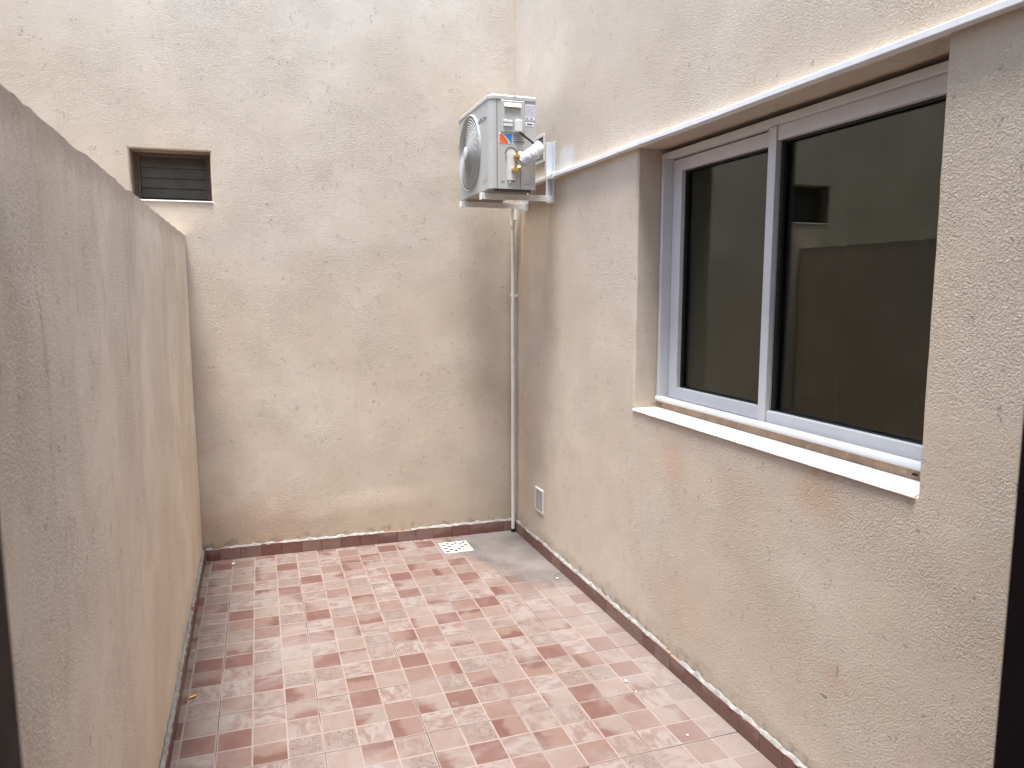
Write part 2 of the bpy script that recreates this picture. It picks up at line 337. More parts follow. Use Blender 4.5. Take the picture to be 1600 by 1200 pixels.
def box(bm, a, b, bevel=0.0, mi=0, seg=1):
    x0, y0, z0 = (min(a[i], b[i]) for i in range(3)); x1, y1, z1 = (max(a[i], b[i]) for i in range(3))
    vs = [bm.verts.new(c) for c in ((x0, y0, z0), (x1, y0, z0), (x1, y1, z0), (x0, y1, z0), (x0, y0, z1), (x1, y0, z1), (x1, y1, z1), (x0, y1, z1))]
    fs = [bm.faces.new([vs[i] for i in f]) for f in ((0, 3, 2, 1), (4, 5, 6, 7), (0, 1, 5, 4), (1, 2, 6, 5), (2, 3, 7, 6), (3, 0, 4, 7))]
    for f in fs: f.material_index = mi
    if bevel:
        es = list({e for f in fs for e in f.edges})
        r = bmesh.ops.bevel(bm, geom=es, offset=bevel, segments=seg, affect='EDGES', profile=0.5)
        for f in r['faces']: f.material_index = mi
    return vs
def B(name, a, b, mat, parent=None, bevel=0.0, seg=1, smooth=None):
    bm = bmesh.new(); off = Vector(parent.location) if parent is not None and parent.parent is None else Vector((0, 0, 0))
    box(bm, Vector(a), Vector(b), bevel, 0, seg)
    return mesh_obj(name, bm, mat, parent, smooth)
def tube(bm, pts, rad, n=10, cap=True, mi=0):
    pts = [Vector(p) for p in pts]; rings = []
    for i, p in enumerate(pts):
        d = (pts[min(i + 1, len(pts) - 1)] - pts[max(i - 1, 0)]).normalized()
        ref = Vector((0, 0, 1)) if abs(d.z) < 0.9 else Vector((1, 0, 0))
        a = d.cross(ref).normalized(); b = d.cross(a)
        r = rad[i] if isinstance(rad, (list, tuple)) else rad
        rings.append([bm.verts.new(p + (a * math.cos(2 * math.pi * k / n) + b * math.sin(2 * math.pi * k / n)) * r) for k in range(n)])
    for i in range(len(rings) - 1):
        for k in range(n):
            bm.faces.new((rings[i][k], rings[i][(k + 1) % n], rings[i + 1][(k + 1) % n], rings[i + 1][k])).material_index = mi
    if cap:
        bm.faces.new(rings[0][::-1]).material_index = mi; bm.faces.new(rings[-1]).material_index = mi
def bez(pts, n=8):
    """Catmull-Rom through points"""
    P = [Vector(p) for p in pts]; P = [P[0] * 2 - P[1]] + P + [P[-1] * 2 - P[-2]]; out = []
    for i in range(1, len(P) - 2):
        for k in range(n):
            t = k / n; a, b, c, d = P[i - 1], P[i], P[i + 1], P[i + 2]
            out.append(0.5 * ((2 * b) + (c - a) * t + (2 * a - 5 * b + 4 * c - d) * t * t + (3 * b - a - 3 * c + d) * t ** 3))
    out.append(P[-2]); return out
def prism(bm, poly, axis_vec, mi=0):
    a = [bm.verts.new(p) for p in poly]; b = [bm.verts.new(Vector(p) + axis_vec) for p in poly]
    bm.faces.new(a).material_index = mi; bm.faces.new(b[::-1]).material_index = mi
    for i in range(len(poly)):
        j = (i + 1) % len(poly); bm.faces.new((a[i], b[i], b[j], a[j])).material_index = mi

# ------------------------------------------------------------------ plan of the patio
XW = 1.5235                                   # face of the right wall
BD = Vector((math.cos(-0.0316), math.sin(-0.0316), 0)); OW = Vector((XW, 4.2597, 0))     # back wall line
LD = Vector((math.sin(0.005), math.cos(0.005), 0)); LW = Vector((-0.306, 4.3175, 0))     # left wall line
HL = 1.7885

def nz(v, s, seed=0.0): return noise.noise(Vector((v[0] * s + seed, v[1] * s - seed, v[2] * s + 2 * seed)))
def steps(a, b, st, brk=()):
    ks = sorted({a, b, *[k for k in brk if a < k < b]}); out = []
    for i in range(len(ks) - 1):
        n = max(1, int(round((ks[i + 1] - ks[i]) / st)))
        out += [ks[i] + (ks[i + 1] - ks[i]) * j / n for j in range(n)]
    return out + [ks[-1]]
def wall(name, origin, d, nrm, u0, u1, z0, z1, mat, thick, hole=None, st=0.04, wav=1.0, seed=0.0, ridge=None):
    """plastered wall: a gently uneven front sheet, rounded reveals, ends, top and back"""
    bm = bmesh.new(); d = Vector(d); nrm = Vector(nrm); origin = Vector(origin)
    hu0, hu1, hz0, hz1 = hole if hole else (9e9,) * 4; C = 0.007
    us = steps(u0, u1, st, (hu0 - C, hu0, hu1, hu1 + C) if hole else ()); zs = steps(z0, z1, st, (hz0 - C, hz0, hz1, hz1 + C) if hole else ())
    def P(u, z, dep=0.0, w=1.0):
        q = origin + d * u + Vector((0, 0, z))
        k = (nz(q, 1.7, seed) * 0.0022 + nz(q, 7.0, seed) * 0.0012) * wav * w
        if ridge: k += ridge(u, z) * w
        return q + nrm * (k - dep)
    V = {}
    inh = lambda a, b: hole and hu0 - 1e-6 <= a <= hu1 + 1e-6 and hz0 - 1e-6 <= b <= hz1 + 1e-6
    strict = lambda a, b: hole and hu0 + 1e-6 < a < hu1 - 1e-6 and hz0 + 1e-6 < b < hz1 - 1e-6
    for i, u in enumerate(us):
        for j, z in enumerate(zs):
            if strict(u, z): continue
            dep = 0.0; du = dz = 0.0
            if inh(u, z):                                     # rim of the opening: chamfered and a little chipped
                dep = C; q = origin + d * u + Vector((0, 0, z)); e = nz(q, 24, seed) * 0.0025
                if abs(u - hu0) < 1e-6: du = e
                if abs(u - hu1) < 1e-6: du = -e
                if abs(z - hz0) < 1e-6: dz = e
                if abs(z - hz1) < 1e-6: dz = -e
            if abs(z - z1) < 1e-6: dz = nz(origin + d * u, 9, seed + 3) * 0.007 + nz(origin + d * u, 40, seed) * 0.005
            V[i, j] = bm.verts.new(P(u + du, z + dz, dep))
    for i in range(len(us) - 1):
        for j in range(len(zs) - 1):
            if inh(us[i], zs[j]) and inh(us[i + 1], zs[j + 1]): continue
            bm.faces.new((V[i, j], V[i + 1, j], V[i + 1, j + 1], V[i, j + 1]))
    def run(keys):                                            # extrude a border of the sheet to the back
        prev = None
        for k in keys:
            a = V[k]; b = bm.verts.new(a.co - nrm * (thick - (a.co - origin).dot(nrm) * -1 if False else thick))
            if prev: bm.faces.new((prev[0], a, b, prev[1]))
            prev = (a, b)
    ni, nj = len(us) - 1, len(zs) - 1
    run([(i, nj) for i in range(ni + 1)]); run([(0, j) for j in range(nj + 1)]); run([(ni, j) for j in range(nj + 1)])
    if hole:
        ia = [i for i, u in enumerate(us) if hu0 - 1e-6 <= u <= hu1 + 1e-6]; ja = [j for j, z in enumerate(zs) if hz0 - 1e-6 <= z <= hz1 + 1e-6]
        run([(i, ja[0]) for i in ia]); run([(i, ja[-1]) for i in ia]); run([(ia[0], j) for j in ja]); run([(ia[-1], j) for j in ja])
    bq = lambda a, b, c, e: bm.faces.new([bm.verts.new(origin + d * u + Vector((0, 0, z)) - nrm * thick) for u, z in ((a, c), (b, c), (b, e), (a, e))])
    if hole: bq(u0, hu0, z0, z1); bq(hu1, u1, z0, z1); bq(hu0, hu1, z0, hz0); bq(hu0, hu1, hz1, z1)
    else: bq(u0, u1, z0, z1)
    return mesh_obj(name, bm, mat, None, 18)

# ground far beyond, under everything
bm = bmesh.new(); bm.faces.new([bm.verts.new(c) for c in ((-150, -150, -0.06), (150, -150, -0.06), (150, 150, -0.06), (-150, 150, -0.06))])
tag(mesh_obj('ground', bm, M['concrete']), None, None, kind='structure')

TOP = 3.2; TOP_FRONT = 4.4; TOP_NEXT = 3.5
def back_ridge(u, z):                                         # patched plaster low on the left half of the back wall
    k = 0.0
    if u < -0.55:
        line = 0.285 + 0.02 * math.sin(u * 6) + 0.012 * math.sin(u * 17)
        k += 0.0035 * max(0, min(1, (line - z) / 0.015)) * max(0, min(1, (-0.55 - u) / 0.2))
    if z < 0.5: k += noise.noise(Vector((u * 21, z * 26, 3))) * 0.0022 * max(0, min(1, (-0.7 - u) / 0.4)) * (1 - z / 0.5)
    return k
SWH = (-2.072, -1.686, 1.967, 2.223)
back = wall('back_wall', OW, BD, Vector((BD.y, -BD.x, 0)), -6.0, 0.0, 0.0, TOP, M['back'], 0.22, SWH, 0.045, 1.0, 1.3, back_ridge)
tag(back, 'tall cream stucco wall across the end of the patio, behind the air conditioner', 'wall')
WH = (1.3345, 2.7650, 0.9985, 2.0725)
rw = wall('house_wall', (XW, 0, 0), (0, 1, 0), (-1, 0, 0), 0.30, 4.48, 0.0, TOP, M['right'], 0.24, WH, 0.04, 1.0, 5.1)
tag(rw, 'cream stucco house wall on the right holding the sliding window', 'wall')
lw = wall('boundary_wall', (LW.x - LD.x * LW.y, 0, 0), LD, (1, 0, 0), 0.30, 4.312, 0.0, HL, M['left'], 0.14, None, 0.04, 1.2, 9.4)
tag(lw, 'low streaked cream boundary wall along the left side with an open top', 'wall')

nb_ = wall('light_block_wall', (-2.2, 0, 0), (0, 1, 0), (1, 0, 0), 0.0, 4.6, 0.0, TOP_NEXT, M['plain'], 0.2, None, 0.15, 1.0, 2.2)  # added out of view to block sky light from the left
tag(nb_, 'cream wall added beyond the low boundary wall to block sky light from the left', 'wall')

# ------------------------------------------------------------------ floor: tiles > squares
X0T, Y0T, T, TAU = -0.1689, 2.3279, 0.3384, -0.0114
tx = Vector((math.cos(TAU), math.sin(TAU), 0)); ty = Vector((-math.sin(TAU), math.cos(TAU), 0)); T0 = Vector((X0T, Y0T, 0))
FLOOR = [Vector((LW.x - LD.x * (LW.y - 0.3) + 0.004, 0.30, 0)), Vector((XW - 0.004, 0.30, 0)), OW + Vector((-0.004, -0.004, 0)), LW + Vector((0.004, -0.004, 0))]
bm = bmesh.new(); prism(bm, [p + Vector((0, 0, -0.0035)) for p in FLOOR], Vector((0, 0, -0.05)))
floor = mesh_obj('floor', bm, M['grout']); tag(floor, None, None, kind='structure')
def clip(poly):
    for i in range(4):
        a, b = FLOOR[i], FLOOR[(i + 1) % 4]; n = Vector((-(b - a).y, (b - a).x, 0)); out = []
        for k in range(len(poly)):
            p, q = poly[k], poly[(k + 1) % len(poly)]; dp, dq = (p - a).dot(n), (q - a).dot(n)
            if dp >= 0: out.append(p)
            if dp * dq < 0: out.append(p + (q - p) * (dp / (dp - dq)))
        poly = out
        if len(poly) < 3: return []
    return poly
def area(poly): return abs(sum(poly[i].x * poly[(i + 1) % len(poly)].y - poly[(i + 1) % len(poly)].x * poly[i].y for i in range(len(poly)))) / 2
PR = [[['dark', 'wedge', 'pale'], ['ornate', 'cloud', 'mid'], ['pale', 'swirl', 'tan']],
      [['pale', 'dark', 'cloud'], ['tan', 'wedge', 'mid'], ['ornate', 'cloud', 'swirl']],
      [['cloud', 'wedge', 'tan'], ['cloud', 'dark', 'ornate'], ['mid', 'pale', 'swirl']],
      [['cloud', 'cloud', 'wedge'], ['dark', 'tan', 'pale'], ['mid', 'swirl', 'ornate']]]
FIX = {(1, 1): (0, 0), (1, 0): (1, 0), (0, 1): (2, 0), (0, 0): (3, 0)}
def rot(pr, k):
    for _ in range(k): pr = [list(r) for r in zip(*pr[::-1])]
    return pr
SHARE = {}
def square_poly(bm, poly, ctr, half, top, mi, uvl, rotk, chf=0.0011, h=0.004):
    n = len(poly); c = sum(poly, Vector()) / n
    base = [bm.verts.new((p.x, p.y, top - h)) for p in poly]
    low = [bm.verts.new((p.x, p.y, top - chf)) for p in poly]
    up = []
    for p in poly:
        dv = c - p; up.append(bm.verts.new((p.x + dv.x * 0.022, p.y + dv.y * 0.022, top)))
    fs = [bm.faces.new(up)]
    for i in range(n):
        j = (i + 1) % n; fs.append(bm.faces.new((low[i], low[j], up[j], up[i]))); fs.append(bm.faces.new((base[i], base[j], low[j], low[i])))
    for f in fs:
        f.material_index = mi; f.normal_update()
        for l in f.loops:
            v = l.vert.co - ctr; a, b = v.dot(tx) / half / 2 + 0.5, v.dot(ty) / half / 2 + 0.5
            for _ in range(rotk): a, b = b, 1 - a
            l[uvl].uv = (a, b)
    if fs[0].normal.z < 0:
        for f in fs: f.normal_flip()
GAP = 0.0034; TS = T - GAP; SP = TS / 3; LINE = 0.0056; HS = (SP - LINE) / 2
tiles = []
for j in range(-7, 7):
    for i in range(-2, 7):
        o = T0 + tx * (i * T) + ty * (j * T)
        full = [o + tx * (a * T) + ty * (b * T) for a, b in ((0.5 * GAP / T, 0.5 * GAP / T), (1 - 0.5 * GAP / T, 0.5 * GAP / T), (1 - 0.5 * GAP / T, 1 - 0.5 * GAP / T), (0.5 * GAP / T, 1 - 0.5 * GAP / T))]
        cp = clip(full)
        if not cp or area(cp) < 4e-5: continue
        c = sum(cp, Vector()) / len(cp); tiles.append((j, i, o, cp, c))
vis = sorted([t for t in tiles if t[4].y > 1.55], key=lambda t: t[4].y)
SEP = {(t[0], t[1]) for t in vis[:40]}; nsq = 0
for j, i, o, cp, c in tiles:
    rnd = random.Random(i * 97 + j * 13 + 5)
    k, r = FIX.get((i, j), (rnd.randrange(4), rnd.randrange(4))); pr = rot(PR[k], r)
    lift = rnd.uniform(-0.0004, 0.0005)
    bm = bmesh.new(); uvl = bm.loops.layers.uv.new('UVMap')
    square_poly(bm, cp, c, T / 2, -0.0009 + lift, 0, uvl, 0, 0.0006, 0.008)
    sqs = []
    for a in range(3):
        for b in range(3):
            ctr = o + tx * (GAP / 2 + (a + 0.5) * SP) + ty * (GAP / 2 + (b + 0.5) * SP)
            sq = [ctr + tx * (HS * sx) + ty * (HS * sy) for sx, sy in ((-1, -1), (1, -1), (1, 1), (-1, 1))]
            q = clip(sq)
            if q and area(q) > 3e-5: sqs.append((q, ctr, pr[2 - b][a], len(q) == 4 and abs(area(q) - 4 * HS * HS) < 1e-7, rnd.randrange(4)))
    if (j, i) in SEP and nsq + len(sqs) <= 300:
        t_o = mesh_obj('tile', bm, TM['line'], floor, 'keep')
        for q, ctr, kd, whole, rk in sqs:
            if whole:
                key = (kd, rk)
                if key not in SHARE:
                    b2 = bmesh.new(); u2 = b2.loops.layers.uv.new('UVMap')
                    square_poly(b2, [p - ctr for p in q], Vector(), HS, 0.0, 0, u2, rk)
                    m_o = mesh_obj('square', b2, TM[kd], t_o, 'keep'); SHARE[key] = m_o.data
                else:
                    m_o = bpy.data.objects.new('square', SHARE[key]); COL.objects.link(m_o); m_o.parent = t_o
                m_o.location = (ctr.x, ctr.y, lift + rnd.uniform(-0.0001, 0.0002))
            else:
                b2 = bmesh.new(); u2 = b2.loops.layers.uv.new('UVMap')
                square_poly(b2, q, ctr, HS, lift, 0, u2, rk); mesh_obj('square', b2, TM[kd], t_o, 'keep')
            nsq += 1
    else:
        for q, ctr, kd, whole, rk in sqs: square_poly(bm, q, ctr, HS, lift, KINDS.index(kd), uvl, rk)
        for f in bm.faces: f.material_index = f.material_index
        # slot 0 is the joint colour, the rest follow KINDS
        mats = [TM[k2] for k2 in KINDS]
        base_faces = 1 + 2 * len(cp)
        bm.faces.ensure_lookup_table()
        for n_, f in enumerate(bm.faces):
            if n_ < base_faces: f.material_index = KINDS.index('line')
        mesh_obj('tile', bm, mats, floor, 'keep')

# thin skin of dried cement in the far corner
bm = bmesh.new(); n = 40
def smear_pt(a, b): return Vector((0.98 + a * (XW - 0.016 - 0.98), 3.15 + b * (4.25 + (XW - 0.98) * 0.0316 * (1 - a) - 3.165), 0))
G = [[bm.verts.new(smear_pt(a / n, b / n) + Vector((0, 0, 0.0012 + 0.0006 * noise.noise(smear_pt(a / n, b / n) * 9)))) for b in range(n + 1)] for a in range(n + 1)]
for a in range(n):
    for b in range(n): bm.faces.new((G[a][b], G[a + 1][b], G[a + 1][b + 1], G[a][b + 1]))
tag(mesh_obj('cement_smear', bm, M['cement'], None, 60), 'grey smear of dried cement over the tiles in the far corner beside the drain', 'cement')

# ------------------------------------------------------------------ skirting of cut tiles
def skirting(label, start, d, nrm, length, seed, h0=0.067):
    rnd = random.Random(seed); root = empty('skirting', start, label, 'skirting')
    u = 0.0; bead = bmesh.new(); d = Vector(d); nrm = Vector(nrm)
    first = 0.07
    while u < length - 0.01:
        w = min(first if u == 0 else 0.1105, length - u); h = h0 + rnd.uniform(-0.003, 0.003); g = 0.0016; h2 = h + rnd.uniform(-0.0025, 0.0025)
        bm = bmesh.new(); uvl = bm.loops.layers.uv.new('UVMap'); pr_ = rnd.uniform(0, 0.0012)
        q = lambda a, z, n_: d * a + Vector((0, 0, z)) + nrm * n_
        a0, a1 = u + g / 2, u + w - g / 2; th = 0.012 + pr_; c = 0.0012
        fr = [q(a0, 0.001, th - c), q(a1, 0.001, th - c), q(a1, h2, th - c), q(a0, h, th - c)]
        ft = [q(a0 + c, 0.001 + c, th), q(a1 - c, 0.001 + c, th), q(a1 - c, h2 - c, th), q(a0 + c, h - c, th)]
        bk = [q(a0, 0.001, 0.0), q(a1, 0.001, 0.0), q(a1, h2, 0.0), q(a0, h, 0.0)]
        L1 = [bm.verts.new(v) for v in bk]; L2 = [bm.verts.new(v) for v in fr]; L3 = [bm.verts.new(v) for v in ft]
        bm.faces.new(L3)
        for A_, B_ in ((L1, L2), (L2, L3)):
            for k in range(4): bm.faces.new((A_[k], A_[(k + 1) % 4], B_[(k + 1) % 4], B_[k]))
        for f in bm.faces:
            for l in f.loops: l[uvl].uv = ((l.vert.co.dot(d) - u) / 0.11, l.vert.co.z / 0.11)
        mesh_obj('tile', bm, SKM[rnd.choice(['dark', 'dark', 'mid', 'swirl', 'mid'])], root)
        u += w
    # ragged mortar along the top edge
    segs = int(length / 0.012); prev = None
    for s_ in range(segs + 1):
        a = s_ * length / segs; p_ = Vector((a, seed, 0)); on = noise.noise(Vector((a * 5.5, seed * 3.1, 0))) > -0.50
        hh = h0 + 0.001 + max(0, noise.noise(Vector((a * 23, seed, 4))) * 0.012 + noise.noise(Vector((a * 70, seed, 4))) * 0.005 + 0.004)
        ww = 0.011 + noise.noise(Vector((a * 31, seed, 9))) * 0.006
        ring = [bm2 for bm2 in (d * a + Vector((0, 0, h0 - 0.004)) + nrm * 0.001, d * a + Vector((0, 0, h0 - 0.0025)) + nrm * (ww + 0.0015), d * a + Vector((0, 0, hh)) + nrm * (ww * 0.7), d * a + Vector((0, 0, hh + 0.004)) + nrm * 0.0005)]
        if on:
            ring = [bead.verts.new(v) for v in ring]
            if prev:
                for k in range(3): bead.faces.new((prev[k], ring[k], ring[k + 1], prev[k + 1]))
            prev = ring
        else: prev = None
    b_o = mesh_obj('mortar', bead, M['mortar'], root, 50)
    return root
NB = Vector((BD.y, -BD.x, 0))
skirting('row of cut terracotta tiles along the foot of the back wall', OW - BD * 0.013 + NB * 0.001, -BD, NB, 1.80, 3)
skirting('row of cut terracotta tiles along the foot of the window wall', (XW - 0.001, 4.246, 0), (0, -1, 0), (-1, 0, 0), 3.7, 7)
skirting('row of cut terracotta tiles along the foot of the low left wall', (LW.x + 0.001, 4.302, 0), -LD, (1, 0, 0), 3.75, 12)

# ------------------------------------------------------------------ sliding window
win = empty('sliding_window', (1.63, 2.05, 1.0), 'white aluminium sliding window with two dark panes in the right wall', 'window')
WO = Vector(win.location)
def P_(name, a, b, mat, parent, bevel=0.0015, seg=1):
    off = WO if parent is not None else Vector()
    bm = bmesh.new(); box(bm, Vector(a) - off, Vector(b) - off, bevel, 0, seg); return mesh_obj(name, bm, mat, parent)
FX0, FX1 = 1.630, 1.735; FY0, FY1, FZ0, FZ1 = 1.340, 2.7590, 1.022, 2.054
fr = P_('frame', (FX0, FY0, FZ1 - 0.022), (FX1, FY1, FZ1), M['alu'], win)
bm = bmesh.new()
for a, b in (((FX0, FY1 - 0.022, FZ0 + 0.02), (FX1, FY1, FZ1 - 0.022)), ((FX0, FY0, FZ0 + 0.02), (FX1, FY0 + 0.022, FZ1 - 0.022)), ((FX0 + 0.012, FY0, FZ0), (FX1, FY1, FZ0 + 0.02))):
    box(bm, Vector(a) - WO, Vector(b) - WO, 0.0012)
mesh_obj('jamb_frame', bm, M['alu'], win)
# rounded bottom lip
bm = bmesh.new(); prof = [(FX0 + 0.012, 1.052), (FX0 - 0.002, 1.051), (FX0 - 0.007, 1.045), (FX0 - 0.008, 1.036), (FX0 - 0.004, 1.030), (FX0 + 0.012, 1.028)]
prism(bm, [Vector((x, FY0, z)) - WO for x, z in prof], Vector((0, FY1 - FY0, 0))); mesh_obj('bottom_lip', bm, M['alu'], win, 40)
bm = bmesh.new(); ys = steps(FY0 - 0.004, FY1 + 0.004, 0.03)
rows = [[bm.verts.new(Vector((FX0 + 0.004 + noise.noise(Vector((y * 9, k, 0))) * 0.002, y, z)) - WO) for k, z in enumerate((1.0, 1.010, 1.021, 1.0295))] for y in ys]
for a in range(len(ys) - 1):
    for k in range(3): bm.faces.new((rows[a][k], rows[a + 1][k], rows[a + 1][k + 1], rows[a][k + 1]))
mesh_obj('mortar_bed', bm, M['strip'], win, 60)
for yy in (2.728, 1.44): P_('weep_slot', (FX0 + 0.0005, yy - 0.008, 1.014), (FX0 + 0.003, yy + 0.008, 1.019), M['dark'], win, 0)
def sash(y0, y1, xf, stl, str_, top, bot, xg):
    """four bars, black gasket and a pane"""
    s = P_('sash', (xf, y0, bot - 0.048), (xf + 0.032, y1, bot), M['alu'], win)            # bottom rail carries the rest
    P_('rail', (xf, y0, top), (xf + 0.032, y1, top + 0.046), M['alu'], s) if False else None
    def sub(name, a, b, mat, bev=0.0015):
        bm = bmesh.new(); box(bm, Vector(a) - WO, Vector(b) - WO, bev); return mesh_obj(name, bm, mat, s)
    sub('rail', (xf, y0, top), (xf + 0.032, y1, top + 0.047), M['alu'])
    sub('stile', (xf + 0.0004, y1 - stl, bot), (xf + 0.032, y1, top), M['alu'])
    sub('stile', (xf - 0.003, y0, bot - 0.047), (xf + 0.032, y0 + str_, top + 0.0465), M['alu']) if str_ < 0.05 else sub('stile', (xf + 0.0004, y0, bot), (xf + 0.032, y0 + str_, top), M['alu'])
    g = bmesh.new(); a0, a1 = y0 + str_, y1 - stl; k = 0.007
    for a, b in (((a0, bot), (a1, bot + 0.003)), ((a0, top - k), (a1, top)), ((a0, bot), (a0 + k * 0.5, top)), ((a1 - k, bot), (a1, top))):
        box(g, Vector((xg - 0.012, a[0], a[1])) - WO, Vector((xg - 0.002, b[0], b[1])) - WO)
    mesh_obj('gasket', g, M['rubber'], s)
    sub('pane', (xg, a0 - 0.004, bot - 0.004), (xg + 0.004, a1 + 0.004, top + 0.004), M['glass'], 0)
    return s
sash(2.070, 2.735, 1.672, 0.064, 0.045, 1.980, 1.094, 1.702)       # left, on the inner track
# right sash on the outer track: its left stile is the slim meeting stile
def right_sash():
    y0, y1, xf, top, bot, xg = 1.362, 2.107, 1.650, 1.9845, 1.0895, 1.684
    s = P_('sash', (xf, y0, bot - 0.046), (xf + 0.034, y1 - 0.041, bot), M['alu'], win)
    def sub(name, a, b, mat, bev=0.0015):
        bm = bmesh.new(); box(bm, Vector(a) - WO, Vector(b) - WO, bev); return mesh_obj(name, bm, mat, s)
    sub('rail', (xf, y0, top), (xf + 0.034, y1 - 0.041, top + 0.047), M['alu'])
    sub('stile', (xf - 0.004, y1 - 0.0395, bot - 0.047), (xf + 0.016, y1, top + 0.0465), M['alu'])
    sub('stile', (xf + 0.0004, y0, bot), (xf + 0.034, y0 + 0.06, top), M['alu'])
    g = bmesh.new(); a0, a1 = y0 + 0.06, y1 - 0.0395
    for a, b in (((a0, bot), (a1, bot + 0.003)), ((a0, top - 0.007), (a1, top)), ((a1 - 0.013, bot), (a1, top))):
        box(g, Vector((xg - 0.014, a[0], a[1])) - WO, Vector((xg - 0.002, b[0], b[1])) - WO)
    mesh_obj('gasket', g, M['rubber'], s)
    sub('pane', (xg, a0 - 0.004, bot - 0.004), (xg + 0.004, a1, top + 0.004), M['glass'], 0)
right_sash()
# window sill, part of the house wall
bm = bmesh.new(); ys = steps(WH[0] + 0.002, WH[1] - 0.002, 0.02); pf = []
for y in ys:
    e = noise.noise(Vector((y * 17, 1, 0))) * 0.0009 + noise.noise(Vector((y * 50, 2, 0))) * 0.0006
    pf.append([bm.verts.new(c) for c in ((1.640, y, 1.0020), (XW - 0.002, y, 0.9995 + e * 0.2), (XW - 0.0045 + e, y, 0.9965), (XW - 0.0055 + e, y, 0.9915 + e), (XW - 0.003 + e, y, 0.989 + e * 2), (XW + 0.01, y, 0.988))])
for a in range(len(ys) - 1):
    for k in range(5): bm.faces.new((pf[a][k], pf[a + 1][k], pf[a + 1][k + 1], pf[a][k + 1]))
for e_ in (pf[0], pf[-1]): bm.faces.new(e_)
mesh_obj('sill', bm, M['sill'], rw, 50)

# ------------------------------------------------------------------ small louvred window in the back wall
sw = empty('louvre_window', OW + BD * -1.879 + Vector((0, 0, 1.967)), 'small brown louvre window high on the back wall above the low wall', 'window')
sw.rotation_euler = (0, 0, -0.0316)
def L_(bm, a, b, bev=0.001): box(bm, Vector(a), Vector(b), bev)
wdt, hgt = SWH[1] - SWH[0], SWH[3] - SWH[2]; hw = wdt / 2
bm = bmesh.new()
L_(bm, (-hw + 0.001, 0.085, 0.003), (-hw + 0.019, 0.125, hgt - 0.002)); L_(bm, (hw - 0.019, 0.085, 0.003), (hw - 0.001, 0.125, hgt - 0.002))
L_(bm, (-hw + 0.019, 0.086, hgt - 0.022), (hw - 0.019, 0.124, hgt - 0.002)); L_(bm, (-hw + 0.019, 0.086, 0.003), (hw - 0.019, 0.124, 0.016))
mesh_obj('frame', bm, M['brown_metal'], sw)
bm = bmesh.new()
L_(bm, (-hw + 0.019, 0.095, 0.016), (-hw + 0.032, 0.14, hgt - 0.022)); L_(bm, (hw - 0.032, 0.095, 0.016), (hw - 0.019, 0.14, hgt - 0.022))
mesh_obj('blade_carrier', bm, M['brown_metal'], sw)
for k in range(4):
    bm = bmesh.new(); z0 = 0.022 + k * 0.0525; L_(bm, (-hw + 0.033, -0.0025, 0), (hw - 0.033, 0.0025, 0.060), 0.0005)
    bl = mesh_obj('blade', bm, M['louvre'], sw); bl.location = (0, 0.108, z0); bl.rotation_euler = (R(-9), 0, 0)
bm = bmesh.new(); L_(bm, (-hw + 0.0005, 0.012, 0.002), (-hw + 0.004, 0.084, hgt - 0.001), 0); L_(bm, (hw - 0.004, 0.012, 0.002), (hw - 0.0005, 0.084, hgt - 0.001), 0); L_(bm, (-hw + 0.004, 0.012, hgt - 0.0045), (hw - 0.004, 0.084, hgt - 0.001), 0)
mesh_obj('reveal_shade_lining', bm, M['reveal_shade_tone'], sw)  # added lining, shade of the reveal put into its colour
bm = bmesh.new(); L_(bm, (-hw - 0.002, -0.006, -0.008), (hw + 0.002, 0.083, 0.0005), 0.003); mesh_obj('sill', bm, M['sill'], sw)
# dark room behind it
def room(name, x0, x1, y0, y1, z0, z1, mat, label, skip=(), floor_mat=None):
    bm = bmesh.new()
    c = [(x0, y0, z0), (x1, y0, z0), (x1, y1, z0), (x0, y1, z0), (x0, y0, z1), (x1, y0, z1), (x1, y1, z1), (x0, y1, z1)]
    for nm, f in dict(floor=(0, 1, 2, 3), ceil=(4, 7, 6, 5), front=(0, 4, 5, 1), right=(1, 5, 6, 2), back=(2, 6, 7, 3), left=(3, 7, 4, 0)).items():
        if nm in skip: continue
        fc = bm.faces.new([bm.verts.new(c[k]) for k in f]); fc.material_index = 1 if nm == 'floor' else 0
    o = mesh_obj(name, bm, [mat, floor_mat or mat]); tag(o, label, 'room'); return o
room('bathroom', -1.6, 0.9, 4.54, 6.2, 0.0, 2.6, M['interior_floor'], 'dim little room behind the small louvre window', skip=('front',))

# ------------------------------------------------------------------ room behind the sliding window
rm = room('room', XW + 0.242, 6.2, 0.35, 4.48, 0.01, 2.62, M['interior'], 'dim bare room seen through the panes of the sliding window', skip=('left', 'back', 'right'), floor_mat=M['interior_floor'])
bm = bmesh.new()
for a, b in (((6.2, 0.35, 0.01), (6.36, 1.9, 2.62)), ((6.2, 2.6, 0.01), (6.36, 4.48, 2.62)), ((6.2, 1.9, 0.01), (6.36, 2.6, 1.4)), ((6.2, 1.9, 2.1), (6.36, 2.6, 2.62))): box(bm, a, b)
mesh_obj('far_wall', bm, M['interior'], rm)  # opening in this unseen wall added to let sky light in
bm = bmesh.new()
for a, b in (((XW + 0.2425, 4.30, 0.01), (4.065, 4.47, 2.62)), ((4.95, 4.30, 0.01), (6.2, 4.47, 2.62)), ((4.065, 4.30, 2.11), (4.95, 4.47, 2.62))): box(bm, a, b)
mesh_obj('partition', bm, M['interior'], rm)
B('door', (4.07, 4.42, 0.02), (4.945, 4.46, 2.105), M['interior_door'], rm)

